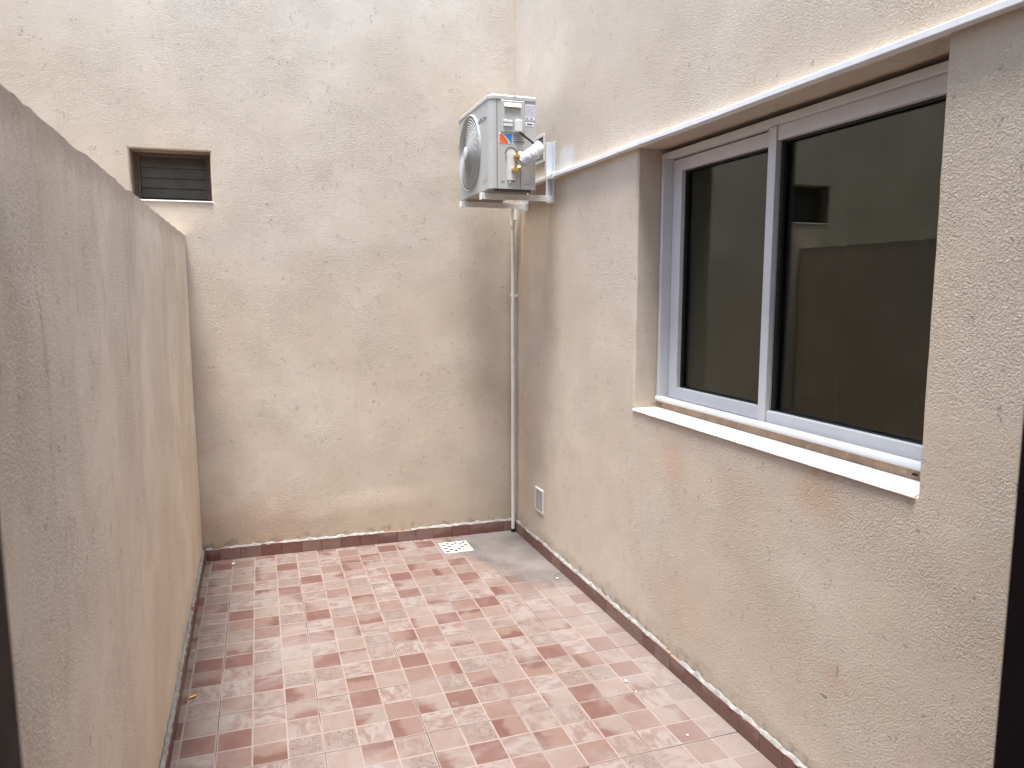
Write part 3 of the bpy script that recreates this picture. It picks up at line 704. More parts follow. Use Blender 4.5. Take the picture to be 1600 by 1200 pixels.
# ------------------------------------------------------------------ cable trunking on the right wall
ct = empty('cable_trunking', (XW, 2.4, 2.082), 'thin white plastic cable trunking running along the wall above the window', 'cable trunking')
def TR(name, y0, y1, mat=M['pvc']):
    bm = bmesh.new(); o = Vector(ct.location); n_ = int(abs(y1 - y0) / 0.08) + 1; ringp = None
    prof = [(0, -0.0075), (-0.027, -0.0075), (-0.0285, -0.006), (-0.0285, 0.0085), (-0.027, 0.010), (0, 0.010)]
    for k in range(n_ + 1):
        y = y0 + (y1 - y0) * k / n_; sag = noise.noise(Vector((y * 2.0, 3, 1))) * 0.0025
        ring = [bm.verts.new((x + (noise.noise(Vector((y * 3, 8, 1))) * 0.001 if x else 0.004), y - o.y, z + sag)) for x, z in prof]
        if ringp:
            for q in range(5): bm.faces.new((ringp[q], ringp[q + 1], ring[q + 1], ring[q]))
        else: bm.faces.new(ring)
        ringp = ring
    bm.faces.new(ringp[::-1]); return mesh_obj(name, bm, mat, ct, 40)
TR('channel', 0.49, 1.998); TR('channel', 2.0005, 3.615); TR('channel', 3.617, 4.02)
bm = bmesh.new(); box(bm, (-0.033, 1.195, -0.012), (0.003, 1.235, 0.0135), 0.002); mesh_obj('end_cap', bm, M['pvc'], ct)

# ------------------------------------------------------------------ wall vents
def vent(y0, y1, z0, z1, label):
    root = empty('vent_grille', (XW, (y0 + y1) / 2, z0), label, 'vent', 'square wall vents beside the corner')
    h, w = z1 - z0, (y1 - y0) / 2
    bm = bmesh.new()
    for a, b in (((-0.009, -w, h - 0.014), (0.002, w, h)), ((-0.007, -w, 0), (0.002, w, 0.007)), ((-0.008, -w, 0.007), (0.002, -w + 0.007, h - 0.014)), ((-0.008, w - 0.007, 0.007), (0.002, w, h - 0.014))): box(bm, a, b, 0.001)
    mesh_obj('rim', bm, M['vent'], root)
    bm = bmesh.new(); n_ = 9
    for k in range(n_):
        z = 0.010 + k * (h - 0.028) / n_
        vs = [bm.verts.new(c) for c in ((-0.0065, -w + 0.007, z), (-0.0065, w - 0.007, z), (-0.001, w - 0.007, z + 0.0085), (-0.001, -w + 0.007, z + 0.0085))]
        vt = [bm.verts.new(v.co + Vector((0, 0, 0.0012))) for v in vs]
        bm.faces.new(vs); bm.faces.new(vt[::-1])
        for q in range(4): bm.faces.new((vs[q], vs[(q + 1) % 4], vt[(q + 1) % 4], vt[q]))
    for k in range(1, 5):
        y = -w + 2 * w * k / 5; box(bm, (-0.0058, y - 0.001, 0.007), (-0.0045, y + 0.001, h - 0.014))
    so_ = mesh_obj('slat', bm, M['vent_slat'], root); so_['kind'] = 'stuff'
    bm = bmesh.new(); box(bm, (-0.0008, -w + 0.004, 0.004), (0.001, w - 0.004, h - 0.006)); mesh_obj('backing', bm, M['dark'], root)
vent(3.780, 3.898, 0.234, 0.372, 'small square metal vent low on the right wall above the skirting')
vent(3.785, 3.915, 2.185, 2.325, 'small square vent half hidden behind the air conditioner')

# ------------------------------------------------------------------ brackets under the air conditioner
def bracket(y, label, z_up):
    root = empty('wall_bracket', (XW, y, 1.955), label, 'bracket', 'brackets under the air conditioner')
    bm = bmesh.new(); box(bm, (-0.0045, -0.020, -0.004), (0.001, 0.020, z_up), 0.0008); box(bm, (-0.036, 0.016, -0.003), (-0.0046, 0.0195, z_up), 0.0006)
    mesh_obj('upright', bm, M['galv'], root)
    bm = bmesh.new(); box(bm, (-0.395, -0.0205, 0.0), (-0.005, -0.0170, 0.030), 0.0008); box(bm, (-0.395, -0.0168, 0.0262), (-0.037, 0.015, 0.0295), 0.0006)
    mesh_obj('arm', bm, M['steel'], root)
    bm = bmesh.new(); box(bm, (-0.400, -0.0225, -0.002), (-0.3952, 0.017, 0.033), 0.0015); mesh_obj('end_cap', bm, M['pvc'], root)
    for x in (-0.36, -0.17):
        bm = bmesh.new(); tube(bm, [(x, 0, 0.010), (x, 0, 0.018), (x, 0, 0.0181), (x, 0, 0.0258), (x, 0, 0.0259), (x, 0, 0.046)], [0.004, 0.004, 0.008, 0.008, 0.004, 0.004], 8); mesh_obj('bolt', bm, M['galv'], root)
bracket(3.662, 'white steel bracket nearer the window, under the near end of the air conditioner', 0.305)
bracket(4.040, 'white steel bracket nearer the back wall, under the fan end of the air conditioner', 0.305)

# ------------------------------------------------------------------ air conditioner outdoor unit
AX0, AX1, AY0, AY1, AZ0, AZ1 = 1.138, 1.378, 3.550, 4.130, 1.998, 2.445
ac = empty('air_conditioner', (1.258, 3.84, AZ0), 'white outdoor air conditioning unit hung in the corner on two brackets', 'air conditioner')
AO = Vector(ac.location)
def A_(name, bm, mat, parent=ac, smooth=None):
    bmesh.ops.translate(bm, verts=bm.verts[:], vec=-AO); return mesh_obj(name, bm, mat, parent, smooth)
def rr_profile(x0, x1, y0, y1, r, n=6, corners=(1, 1, 1, 1)):
    out = []
    for (cx, cy, a0, on) in ((x0, y0, 180, corners[0]), (x1, y0, 270, corners[1]), (x1, y1, 0, corners[2]), (x0, y1, 90, corners[3])):
        if not on: out.append((cx, cy)); continue
        ccx = cx + r if cx == x0 else cx - r; ccy = cy + r if cy == y0 else cy - r
        for k in range(n + 1):
            a = R(a0 + 90 * k / n); out.append((ccx + r * math.cos(a), ccy + r * math.sin(a)))
    return out
# casing: round hole for the fan in the front sheet
FC = Vector((AX0, 3.888, 2.2175)); FR = 0.192
prof = rr_profile(AX0, AX1, AY0, AY1, 0.030, 6, (1, 0, 0, 1)); bm = bmesh.new()
CZ0, CZ1 = AZ0, AZ1 - 0.024
lo = [bm.verts.new((x, y, CZ0)) for x, y in prof]; hi = [bm.verts.new((x, y, CZ1)) for x, y in prof]; n = len(prof)
front = None
for k in range(n):
    q = (k + 1) % n
    isfront = abs(prof[k][0] - AX0) < 1e-6 and abs(prof[q][0] - AX0) < 1e-6
    if isfront: front = (k, q); continue
    bm.faces.new((lo[k], lo[q], hi[q], hi[k]))
bm.faces.new(lo[::-1]); bm.faces.new(hi)
# front sheet with the round opening
k, q = front; ya, yb = sorted((prof[k][1], prof[q][1]))
N_ = 64; outer = []
for s_ in range(N_):
    a = 2 * math.pi * s_ / N_; c_, s2 = math.cos(a), math.sin(a)
    t_ = min([v for v in ((yb - FC.y) / c_ if c_ > 1e-6 else 9, (ya - FC.y) / c_ if c_ < -1e-6 else 9, (CZ1 - FC.z) / s2 if s2 > 1e-6 else 9, (CZ0 - FC.z) / s2 if s2 < -1e-6 else 9)])
    outer.append((FC.y + c_ * t_, FC.z + s2 * t_))
ov = [bm.verts.new((AX0, y, z)) for y, z in outer]
iv = [bm.verts.new((AX0 - 0.004, FC.y + math.cos(2 * math.pi * s_ / N_) * FR, FC.z + math.sin(2 * math.pi * s_ / N_) * FR)) for s_ in range(N_)]
mv = [bm.verts.new((AX0, FC.y + math.cos(2 * math.pi * s_ / N_) * (FR + 0.006), FC.z + math.sin(2 * math.pi * s_ / N_) * (FR + 0.006))) for s_ in range(N_)]
dv = [bm.verts.new((AX0 + 0.07, FC.y + math.cos(2 * math.pi * s_ / N_) * FR, FC.z + math.sin(2 * math.pi * s_ / N_) * FR)) for s_ in range(N_)]
for s_ in range(N_):
    z_ = (s_ + 1) % N_
    bm.faces.new((ov[s_], ov[z_], mv[z_], mv[s_])); bm.faces.new((mv[s_], mv[z_], iv[z_], iv[s_])); bm.faces.new((iv[s_], iv[z_], dv[z_], dv[s_]))
for cy, cz in ((ya, CZ0), (ya, CZ1), (yb, CZ0), (yb, CZ1)):                 # corner triangles left by the radial cut
    near = sorted(range(N_), key=lambda m: (outer[m][0] - cy) ** 2 + (outer[m][1] - cz) ** 2)[:2]
    bm.faces.new((ov[near[0]], ov[near[1]], bm.verts.new((AX0, cy, cz))))
A_('casing', bm, M['ac'], ac, 30)
bm = bmesh.new(); prism(bm, [Vector((AX0 + 0.0705, FC.y + math.cos(2 * math.pi * s_ / 40) * FR, FC.z + math.sin(2 * math.pi * s_ / 40) * FR)) for s_ in range(40)], Vector((0.002, 0, 0))); A_('fan_well', bm, M['seam'])
# lid
bm = bmesh.new(); pl = rr_profile(AX0 - 0.003, AX1 + 0.003, AY0 - 0.003, AY1 + 0.003, 0.033, 6, (1, 0, 0, 1)); zt = AZ1
r0 = [bm.verts.new((x, y, CZ1 + 0.0015)) for x, y in pl]; r1 = [bm.verts.new((x, y, zt - 0.007)) for x, y in pl]
cx_, cy_ = (AX0 + AX1) / 2, (AY0 + AY1) / 2
r2 = [bm.verts.new((x + (cx_ - x) * 0.045, y + (cy_ - y) * 0.02, zt)) for x, y in pl]
for k in range(len(pl)):
    q = (k + 1) % len(pl); bm.faces.new((r0[k], r0[q], r1[q], r1[k])); bm.faces.new((r1[k], r1[q], r2[q], r2[k]))
bm.faces.new(r2); bm.faces.new(r0[::-1]); A_('lid', bm, M['ac'], ac, 30)
bm = bmesh.new(); box(bm, (AX0 + 0.016, AY0 + 0.004, CZ1 - 0.002), (AX1 - 0.003, AY1 - 0.004, CZ1 + 0.0035)); A_('lid_seam', bm, M['seam'])
# fan
fan = bmesh.new(); tube(fan, [(AX0 + 0.058, FC.y, FC.z), (AX0 + 0.016, FC.y, FC.z)], [0.040, 0.034], 24); fo = A_('fan', fan, M['fan'], ac, 40)
for b_ in range(3):
    bm = bmesh.new(); ringp = None; a0 = R(148 + 120 * b_)
    for s_ in range(13):
        rr_ = 0.034 + (FR - 0.012 - 0.034) * s_ / 12; sw_ = 0.35 * (s_ / 12) ** 1.3; wid = R(34 + 14 * math.sin(math.pi * s_ / 12))
        ring = [bm.verts.new((AX0 + 0.060 - 0.045 * (w_ / 6) ** 1.2, FC.y + rr_ * math.cos(a0 + sw_ + wid * (w_ / 6 - 0.5)), FC.z + rr_ * math.sin(a0 + sw_ + wid * (w_ / 6 - 0.5)))) for w_ in range(7)]
        if ringp:
            for w_ in range(6): bm.faces.new((ringp[w_], ringp[w_ + 1], ring[w_ + 1], ring[w_]))
        ringp = ring
    mesh_obj('blade', (bmesh.ops.translate(bm, verts=bm.verts[:], vec=-AO), bm)[1], M['fan'], fo, 60)
# grille: many wire rings and swept spokes, bulging a little
gr = bmesh.new()
def dome(r): return AX0 - 0.006 - 0.020 * (1 - (r / FR) ** 2)
def ringw(r, rad, n=56):
    pts = [Vector((dome(r), FC.y + r * math.cos(2 * math.pi * k / n), FC.z + r * math.sin(2 * math.pi * k / n))) for k in range(n)]
    rows = []
    for k, p in enumerate(pts):
        a = 2 * math.pi * k / n; e1 = Vector((0, math.cos(a), math.sin(a))); e2 = Vector((1, 0, 0))
        rows.append([gr.verts.new(p + e1 * rad), gr.verts.new(p + e2 * rad), gr.verts.new(p - e1 * rad), gr.verts.new(p - e2 * rad)])
    for k in range(n):
        for m in range(4): gr.faces.new((rows[k][m], rows[(k + 1) % n][m], rows[(k + 1) % n][(m + 1) % 4], rows[k][(m + 1) % 4]))
rr_ = 0.036
while rr_ < FR - 0.001: ringw(rr_, 0.0022); rr_ += 0.0125
ringw(FR - 0.001, 0.004)
for s_ in range(30):
    a = 2 * math.pi * s_ / 30
    tube(gr, [(dome(r_) + 0.002, FC.y + r_ * math.cos(a + 1.1 * (r_ / FR)), FC.z + r_ * math.sin(a + 1.1 * (r_ / FR))) for r_ in [0.034 + (FR - 0.035) * k / 7 for k in range(8)]], 0.0016, 4, False)
go = A_('fan_grille', gr, M['wire'], ac, 60)
bm = bmesh.new(); tube(bm, [(AX0 - 0.022, FC.y, FC.z), (AX0 - 0.028, FC.y, FC.z), (AX0 - 0.030, FC.y, FC.z)], [0.034, 0.033, 0.026], 24); A_('grille_cap', bm, M['ac_light'], ac, 40)
# moulded foot of the front sheet: dark swoosh
bm = bmesh.new(); prism(bm, [Vector((AX0 - 0.0006, y, z)) for y, z in ((3.588, 2.082), (3.592, 2.048), (3.606, 2.036), (3.66, 2.030), (3.66, 2.046), (3.616, 2.050), (3.602, 2.062))], Vector((0.001, 0, 0))); A_('front_emblem', bm, M['ac_recess'])

# service side, facing the camera
YS = AY0
def side(px, py):                                            # picture position on the service side -> plan x and height
    return None
def plate(name, x0, x1, z0, z1, mat, proud=0.002, bev=0.0006, parent=ac):
    bm = bmesh.new(); box(bm, (x0, YS - proud, z0), (x1, YS + 0.001, z1), bev); return A_(name, bm, mat, parent)
SX = lambda px: AX0 + (px - 766.0) / (838.0 - 766.0) * (AX1 - AX0)
SZ = lambda py: AZ1 - (py - 149.5) / (300.0 - 149.5) * (AZ1 - AZ0)
plate('seam', SX(777.0), SX(778.0), AZ0 + 0.002, CZ1, M['seam'], 0.0006, 0)
plate('seam', SX(813.4), SX(814.2), AZ0 + 0.002, SZ(263), M['seam'], 0.0006, 0)
ecv = plate('electrical_cover', SX(783), SX(820.5), SZ(209.5), SZ(158), M['ac'], 0.0060, 0.003)
def on_cover(name, x0, x1, z0, z1, mat, p0, p1, bev=0.001):
    bm = bmesh.new(); box(bm, (x0, YS - p1, z0), (x1, YS - p0, z1), bev); return A_(name, bm, mat, ecv)
on_cover('handle_recess', SX(789), SX(813), SZ(179), SZ(168.6), M['ac_recess'], 0.0055, 0.0068, 0.0004)
bm = bmesh.new(); prism(bm, [Vector((SX(788), YS - 0.006, SZ(162.5))), Vector((SX(788), YS - 0.016, SZ(168.8))), Vector((SX(788), YS - 0.006, SZ(168.8)))], Vector((SX(814) - SX(788), 0, 0))); A_('handle', bm, M['ac_light'], ecv)
on_cover('catch', SX(787), SX(800.5), SZ(194), SZ(190), M['ac_light'], 0.0055, 0.013)
on_cover('catch', SX(787), SX(800.5), SZ(200), SZ(195.6), M['ac_light'], 0.0055, 0.013)
on_cover('conduit_box', SX(804), SX(814.5), SZ(208.5), SZ(189.5), M['ac_light'], 0.0055, 0.026, 0.003)
def label_plate(x0, x1, z0, z1, mat): return plate('rating_label', x0, x1, z0, z1, mat, 0.0010, 0)
rl = label_plate(SX(821.8), SX(837.2), SZ(187.5), SZ(161.8), M['label'])
bm = bmesh.new(); rnd = random.Random(4)
for k in range(8):
    z = SZ(165 + k * 2.2); x = SX(823.2)
    while x < SX(835):
        w_ = rnd.uniform(0.003, 0.009); box(bm, (x, YS - 0.0014, z - 0.0016), (min(x + w_, SX(836)), YS - 0.0011, z + 0.0010)); x += w_ + rnd.uniform(0.002, 0.005)
box(bm, (SX(823), YS - 0.0014, SZ(186.3)), (SX(826.5), YS - 0.0011, SZ(183.5))); box(bm, (SX(829.5), YS - 0.0014, SZ(186.3)), (SX(833), YS - 0.0011, SZ(183.3)))
A_('print', bm, M['ink_grey'], rl)
r2_ = plate('caution_label', SX(822.2), SX(834.8), SZ(196.8), SZ(190.8), M['pvc'], 0.0010, 0)
bm = bmesh.new(); box(bm, (SX(824), YS - 0.0014, SZ(195)), (SX(833), YS - 0.0011, SZ(192.6))); A_('print', bm, M['ink'], r2_)
# brand sticker: orange and blue halves parted by a white curve
stk = plate('sticker', SX(780.2), SX(801.2), SZ(227.2), SZ(210.2), M['pvc'], 0.0009, 0)
x0, x1, z0, z1 = SX(780.8), SX(800.6), SZ(226.6), SZ(210.8)
curve = [(x0 + (x1 - x0) * (0.10 + 0.68 * t_), z1 - (z1 - z0) * (0.05 + 0.95 * (t_ ** 1.6))) for t_ in [k / 10 for k in range(11)]]
bm = bmesh.new(); prism(bm, [Vector((x, YS - 0.0013, z)) for x, z in [(x0, z0)] + [(x0, z1 - 0.002)] + curve[1:]], Vector((0, 0.0003, 0))); A_('orange_half', bm, M['orange'], stk)
bm = bmesh.new(); prism(bm, [Vector((x, YS - 0.0013, z)) for x, z in [(x1, z1)] + [(x + 0.007, z) for x, z in curve] + [(x1, z0)]], Vector((0, 0.0003, 0))); A_('blue_half', bm, M['blue'], stk)
bm = bmesh.new(); rnd = random.Random(9)
for k, (pz, a, b, th) in enumerate(((213.5, 802.5, 812, 0.0018), (216.5, 802.5, 815, 0.0018), (219.5, 804, 818, 0.0022), (223.3, 803, 820.5, 0.0062), (226.5, 806, 819, 0.0018))):
    x = SX(a)
    while x < SX(b):
        w_ = rnd.uniform(0.004, 0.010); box(bm, (x, YS - 0.0010, SZ(pz) - th / 2), (min(x + w_, SX(b)), YS - 0.0004, SZ(pz) + th / 2)); x += w_ + 0.002
A_('print', bm, M['ink'], stk)
# raised valve plate, valves
bm = bmesh.new(); cxv, zt_, zb_, rv = SX(799.5), SZ(240), SZ(282), 0.021
pts = [(cxv + rv * math.cos(a), zt_ - rv + rv * math.sin(a) + 0.01) for a in [math.pi * k / 10 for k in range(11)]] + [(cxv - rv, zb_ - 0.012), (cxv + rv, zb_ - 0.012)]
prism(bm, [Vector((x, YS - 0.007, z)) for x, z in pts], Vector((0, 0.008, 0))); vp = A_('valve_plate', bm, M['ac_light'])
bm = bmesh.new(); arc = [(cxv + (rv + 0.010) * math.cos(a), zt_ - rv + (rv + 0.012) * math.sin(a) + 0.01) for a in [math.pi * k / 16 for k in range(17)]]
tube(bm, [(x, YS - 0.0005, z) for x, z in arc], 0.0022, 6); A_('plate_rim', bm, M['seam'], vp)
def valve(px, py, big):
    bm = bmesh.new(); x, z = SX(px), SZ(py); s_ = 1.0 if big else 0.85
    tube(bm, [(x, YS - 0.004, z), (x, YS - 0.030, z)], 0.0115 * s_, 10)
    tube(bm, [(x, YS - 0.030, z), (x, YS - 0.044, z)], 0.0140 * s_, 6)
    tube(bm, [(x - 0.002, YS - 0.022, z + 0.002), (x + 0.030, YS - 0.026, z + 0.012)], [0.0095 * s_, 0.0095 * s_], 8)
    tube(bm, [(x + 0.014, YS - 0.024, z + 0.006), (x + 0.026, YS - 0.0255, z + 0.010)], 0.0135 * s_, 6)
    tube(bm, [(x + 0.004, YS - 0.022, z), (x + 0.006, YS - 0.024, z - 0.024)], [0.0065, 0.0055], 8)
    A_('valve', bm, M['brass'], ac, 35)
valve(805.0, 247, False); valve(802.5, 269, True)
bm = bmesh.new(); tube(bm, [(SX(803), YS - 0.0014, SZ(286)), (SX(803), YS + 0.001, SZ(286))], 0.0062, 14); A_('drain_hole', bm, M['dark'])
for px_, py_, pr_, rr_, m_ in ((797, 289, 0.005, 0.0052, 'pvc'), (791, 248.5, 0.003, 0.004, 'ink_grey'), (805, 151.5, 0.005, 0.0042, 'ink_grey')):
    bm = bmesh.new(); tube(bm, [(SX(px_), YS - pr_, SZ(py_)), (SX(px_), YS + 0.001, SZ(py_))], rr_, 10); A_('screw', bm, M[m_])
for a_, b_, c_, d_ in ((784, 789, 289, 287.4), (822, 828, 291.6, 290.4)):
    bm = bmesh.new(); box(bm, (SX(a_), YS - 0.0012, SZ(c_)), (SX(b_), YS, SZ(d_))); A_('embossed_mark', bm, M['ink_grey'])
bm = bmesh.new(); box(bm, (AX0 + 0.03, AY0 + 0.01, AZ0 - 0.012), (AX1 - 0.02, AY0 + 0.03, AZ0 + 0.001)); A_('base_rib', bm, M['seam'])
for yy in (3.662, 4.04):
    bm = bmesh.new(); box(bm, (AX0 + 0.02, yy - 0.022, AZ0 - 0.0125), (AX1 - 0.01, yy + 0.022, AZ0 + 0.001), 0.002); A_('foot', bm, M['ac_recess'])
bm = bmesh.new()
for k in range(26):                                          # condenser fins at the back
    y = AY0 + 0.03 + k * 0.02; box(bm, (AX1, y, AZ0 + 0.03), (AX1 + 0.004, y + 0.010, AZ1 - 0.05))
A_('condenser_fin', bm, M['seam'])
# lettering on the front sheet
def text_mesh(body, size):
    cu = bpy.data.curves.new('lettering', 'FONT'); cu.body = body; cu.size = size; cu.extrude = 0.0006; cu.resolution_u = 3
    ob = bpy.data.objects.new('lettering', cu); COL.objects.link(ob)
    me = bpy.data.meshes.new_from_object(ob.evaluated_get(bpy.context.evaluated_depsgraph_get()))
    bpy.data.objects.remove(ob); bpy.data.curves.remove(cu); return me
me = text_mesh('HITACHI', 0.034); me.materials.append(M['ink_grey'])
lo_ = bpy.data.objects.new('lettering', me); COL.objects.link(lo_); lo_.parent = ac
lo_.matrix_local = Matrix(((0, 0, -1, AX0 - 0.0012 - AO.x), (-1, 0, 0, 3.735 - AO.y), (0, 1, 0, 2.335 - AO.z), (0, 0, 0, 1)))

# wrapped refrigerant lines and cable of the unit
bm = bmesh.new()
path = bez([(SX(812), YS - 0.032, SZ(258)), (SX(821), YS - 0.038, SZ(250)), (SX(832), YS - 0.036, SZ(241)), (1.394, YS - 0.016, SZ(230)), (1.412, YS + 0.05, SZ(225)), (1.408, YS + 0.16, 2.20), (1.412, YS + 0.27, 2.15), (1.43, YS + 0.33, 2.09)], 8)
rad = [0.0255 + 0.0030 * noise.noise(Vector((k * 0.55, 4, 1))) + 0.006 * max(0, math.sin(min(1, k / 26) * math.pi)) for k in range(len(path))]
rows = []; n = 16
for k, p in enumerate(path):
    d_ = (path[min(k + 1, len(path) - 1)] - path[max(k - 1, 0)]).normalized(); a_ = d_.cross(Vector((0, 1, 0))).normalized(); b_ = d_.cross(a_)
    rows.append([bm.verts.new(p + (a_ * math.cos(2 * math.pi * m / n) * 1.08 + b_ * math.sin(2 * math.pi * m / n) * 0.62) * (rad[k] + 0.0048 * noise.noise(Vector((k * 0.42 + 0.35 * m, k * 0.3 - m * 0.5, 2))))) for m in range(n)])
for k in range(len(rows) - 1):
    for m in range(n): bm.faces.new((rows[k][m], rows[k][(m + 1) % n], rows[k + 1][(m + 1) % n], rows[k + 1][m]))
bm.faces.new(rows[0]); bm.faces.new(rows[-1][::-1])
pw = mesh_obj('wrapped_pipes', bm, M['wrap'], None, 55); tag(pw, 'bundle of pipes wrapped in white tape joined to the brass valves', 'pipes')
bm = bmesh.new(); tube(bm, bez([(SX(811), YS - 0.020, SZ(207.5)), (SX(812), YS - 0.026, SZ(211)), (SX(820), YS - 0.024, SZ(216.5)), (SX(829), YS - 0.020, SZ(222.5)), (1.372, YS - 0.014, SZ(227)), (1.42, YS + 0.02, SZ(229))], 7), 0.0055, 8)
tag(mesh_obj('power_cable', bm, M['cable'], None, 60), 'short black cable from the unit\'s white box into the wrapped pipes', 'cable')

# ------------------------------------------------------------------ condensate pipe in the corner
dp = empty('drain_pipe', (1.4925, 4.214, 0), 'thin ivory plastic pipe running down the corner from the air conditioner', 'pipe')
bm = bmesh.new(); tube(bm, [(0.0005 * math.sin(z * 9), 0.0004 * math.cos(z * 5), z) for z in [0.022 + k * 0.1 for k in range(19)]] + [(0, 0, 1.935)], 0.0115, 14); mesh_obj('pipe', bm, M['pipe'], dp, 50)
bm = bmesh.new(); tube(bm, [(0, 0, 0.003), (0, 0, 0.024)], 0.0135, 14); mesh_obj('foot_collar', bm, M['rubber'], dp, 50)
bm = bmesh.new(); tube(bm, [(0, 0, 1.875), (0, 0, 1.955)], 0.0152, 16); tube(bm, [(0, 0, 1.945)] + [(-0.0, -0.002 - 0.02 * (1 - math.cos(a)), 1.945 + 0.03 * math.sin(a)) for a in (0.4, 0.8, 1.2, 1.57)] + [(-0.006, -0.06, 1.977)], 0.0165, 14); mesh_obj('elbow', bm, M['pipe'], dp, 50)
bm = bmesh.new(); tube(bm, [(-0.004, -0.055, 1.905), (-0.004, -0.055, 2.0)], 0.024, 16); tube(bm, [(-0.004, -0.055, 1.978), (-0.20, -0.16, 1.984)], 0.012, 12); mesh_obj('hose_coupling', bm, M['pipe'], dp, 50)
bm = bmesh.new(); box(bm, (-0.017, -0.006, 1.46), (0.03, 0.004, 1.475), 0.001); mesh_obj('pipe_clip', bm, M['pipe'], dp)

# ------------------------------------------------------------------ floor drain
fd = empty('floor_drain', (1.0815, 4.063, 0.0), 'white plastic drain grate with round holes let into the tiles by the back wall', 'drain')
fd.rotation_euler = (0, 0, -0.02)
bm = bmesh.new(); HWX, HWY = 0.086, 0.089; nx = 6; cx_w, cy_w = 2 * (HWX - 0.012) / nx, 2 * (HWY - 0.012) / nx; zt = 0.0040
for a in range(nx):
    for b in range(nx):
        cx_, cy_ = -HWX + 0.012 + (a + 0.5) * cx_w, -HWY + 0.012 + (b + 0.5) * cy_w
        per = [(-1, -1), (0, -1), (1, -1), (1, 0), (1, 1), (0, 1), (-1, 1), (-1, 0)]
        ov = [bm.verts.new((cx_ + sx * cx_w / 2, cy_ + sy * cy_w / 2, zt)) for sx, sy in per]
        if (a + b) % 2 == 0 and not (a in (2, 3) and b in (2, 3)):
            ang = [math.atan2(sy, sx) for sx, sy in per]; rh = 0.0128
            iv = [bm.verts.new((cx_ + rh * math.cos(g), cy_ + rh * math.sin(g), zt)) for g in ang]; dv = [bm.verts.new((v.co.x, v.co.y, -0.003)) for v in iv]
            for k in range(8):
                q = (k + 1) % 8; bm.faces.new((ov[k], ov[q], iv[q], iv[k])); bm.faces.new((iv[k], iv[q], dv[q], dv[k]))
        else: bm.faces.new(ov)
for a, b in (((-HWX, -HWY, -0.004), (HWX, -HWY + 0.012, zt + 0.0003)), ((-HWX, HWY - 0.012, -0.004), (HWX, HWY, zt + 0.0003)), ((-HWX, -HWY + 0.012, -0.004), (-HWX + 0.012, HWY - 0.012, zt + 0.0003)), ((HWX - 0.012, -HWY + 0.012, -0.004), (HWX, HWY - 0.012, zt + 0.0003))): box(bm, a, b, 0.0012)
mesh_obj('grate', bm, M['drain'], fd)
bm = bmesh.new(); box(bm, (-HWX + 0.006, -HWY + 0.006, 0.0016), (HWX - 0.006, HWY - 0.006, 0.0022)); mesh_obj('sump', bm, M['dark'], fd)
bm = bmesh.new(); ctr = bm.verts.new((0.058, -0.055, 0.0075)); rim = [bm.verts.new((0.058 + (0.030 + 0.010 * noise.noise(Vector((k, 3, 1)))) * math.cos(k * 0.45), -0.055 + (0.026 + 0.010 * noise.noise(Vector((k, 7, 1)))) * math.sin(k * 0.45), 0.0045)) for k in range(14)]
for k in range(14): bm.faces.new((ctr, rim[k], rim[(k + 1) % 14]))
mesh_obj('mortar_blob', bm, M['strip'], fd, 60)

# ------------------------------------------------------------------ litter on the floor
bm = bmesh.new(); tube(bm, [(-0.013, 0, 0.0042), (0.013, 0.003, 0.0045)], 0.0042, 9); mesh_obj_ = mesh_obj('cigarette_butt', bm, M['butt'], None, 40, (-0.262, 2.822, 0.0005)); mesh_obj_.rotation_euler = (0, 0, R(22))
tag(mesh_obj_, 'orange cigarette butt on the tiles beside the left skirting', 'litter')
def crumb(x, y, r, label):
    bm = bmesh.new(); bmesh.ops.create_icosphere(bm, subdivisions=1, radius=r)
    for v in bm.verts: v.co += Vector((noise.noise(v.co * 90 + Vector((x, y, 0)) * 9), noise.noise(v.co * 80 + Vector((y, x, 2))), 0)) * r * 0.5; v.co.z = v.co.z * 0.55 + r * 0.5
    tag(mesh_obj('plaster_crumb', bm, M['crumb'], None, None, (x, y, 0.0008)), label, 'crumb', 'plaster crumbs on the tiles')
crumb(1.305, 2.384, 0.0085, 'largest white plaster crumb, on the tiles below the window')
crumb(-0.147, 4.205, 0.010, 'white plaster crumb on the tiles in the far left corner')
crumb(1.306, 2.306, 0.005, 'small pale crumb just nearer than the largest white one')
crumb(1.455, 3.420, 0.008, 'white crumb at the edge of the cement smear by the right skirting')
crumb(1.336, 2.006, 0.005, 'pale crumb nearest the camera on the right side of the floor')
bm = bmesh.new(); rnd = random.Random(21)
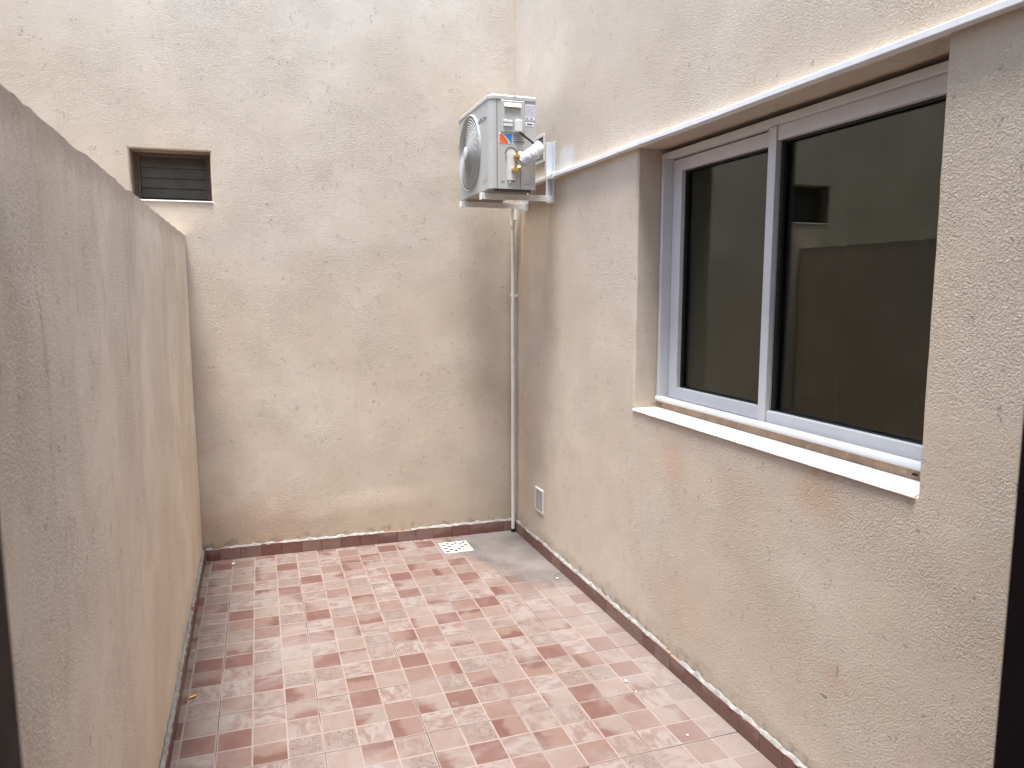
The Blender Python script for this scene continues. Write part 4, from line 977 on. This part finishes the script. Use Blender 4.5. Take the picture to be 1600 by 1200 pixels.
for k in range(260):
    if k < 120: x, y = XW - 0.016 - abs(rnd.gauss(0, 0.05)), rnd.uniform(1.6, 4.1)
    elif k < 190: x, y = -0.27 + abs(rnd.gauss(0, 0.05)), rnd.uniform(1.6, 4.2)
    elif k < 225: x, y = 1.43 + rnd.gauss(0, 0.04), 3.42 + rnd.gauss(0, 0.08)
    else: x, y = rnd.uniform(-0.2, 1.4), rnd.uniform(1.6, 4.15)
    if not -0.285 < x < XW - 0.015: continue
    r_ = rnd.uniform(0.0012, 0.0034)
    v = [bm.verts.new((x + rnd.uniform(-r_, r_), y + rnd.uniform(-r_, r_), 0.0008)) for _ in range(3)] + [bm.verts.new((x, y, 0.0008 + r_))]
    for f in ((0, 1, 3), (1, 2, 3), (2, 0, 3)): bm.faces.new([v[q] for q in f])
tag(mesh_obj('grit', bm, M['mortar']), 'scattered mortar grit lying along the skirtings', 'grit', kind='stuff')

# ------------------------------------------------------------------ doorway the picture is taken from
bm = bmesh.new()
DW = [(-3.4, 0.26, -0.20, 0.44), (0.755, 0.26, XW - 0.002, 0.44)]
for x0, y0, x1, y1 in DW: box(bm, (x0, y0, 0), (x1, y1, TOP_FRONT))
box(bm, (-0.20, 0.26, 2.12), (0.755, 0.44, TOP_FRONT))
tag(mesh_obj('doorway_wall', bm, M['plain']), 'cream wall round the doorway the photograph is taken from', 'wall')
df = empty('door_frame', (0.277, 0.45, 0), 'dark bronze metal door frame at the edges of the view', 'door frame'); DO = Vector(df.location)
def DF(name, parts):
    bm = bmesh.new()
    for a, b in parts: box(bm, Vector(a) - DO, Vector(b) - DO, 0.002)
    mesh_obj(name, bm, M['bronze'], df)
DF('jamb', [((-0.20, 0.42, 0.02), (-0.144, 0.50, 2.06)), ((-0.20, 0.40, 0.02), (-0.160, 0.419, 2.06)), ((-0.20, 0.36, 0.02), (-0.172, 0.399, 2.06))])
DF('jamb', [((0.698, 0.42, 0.02), (0.755, 0.50, 2.06)), ((0.712, 0.36, 0.02), (0.755, 0.419, 2.06))])
DF('head', [((-0.20, 0.40, 2.0602), (0.755, 0.50, 2.118))]); DF('threshold', [((-0.20, 0.40, 0.002), (0.755, 0.50, 0.0195))])
room('kitchen', -2.0, XW - 0.004, -3.2, 0.258, 0.005, 2.6, M['interior'], 'room behind the camera', skip=('back',), floor_mat=M['interior_floor'])

# every thing named and described; hide nothing
bpy.context.view_layer.update()
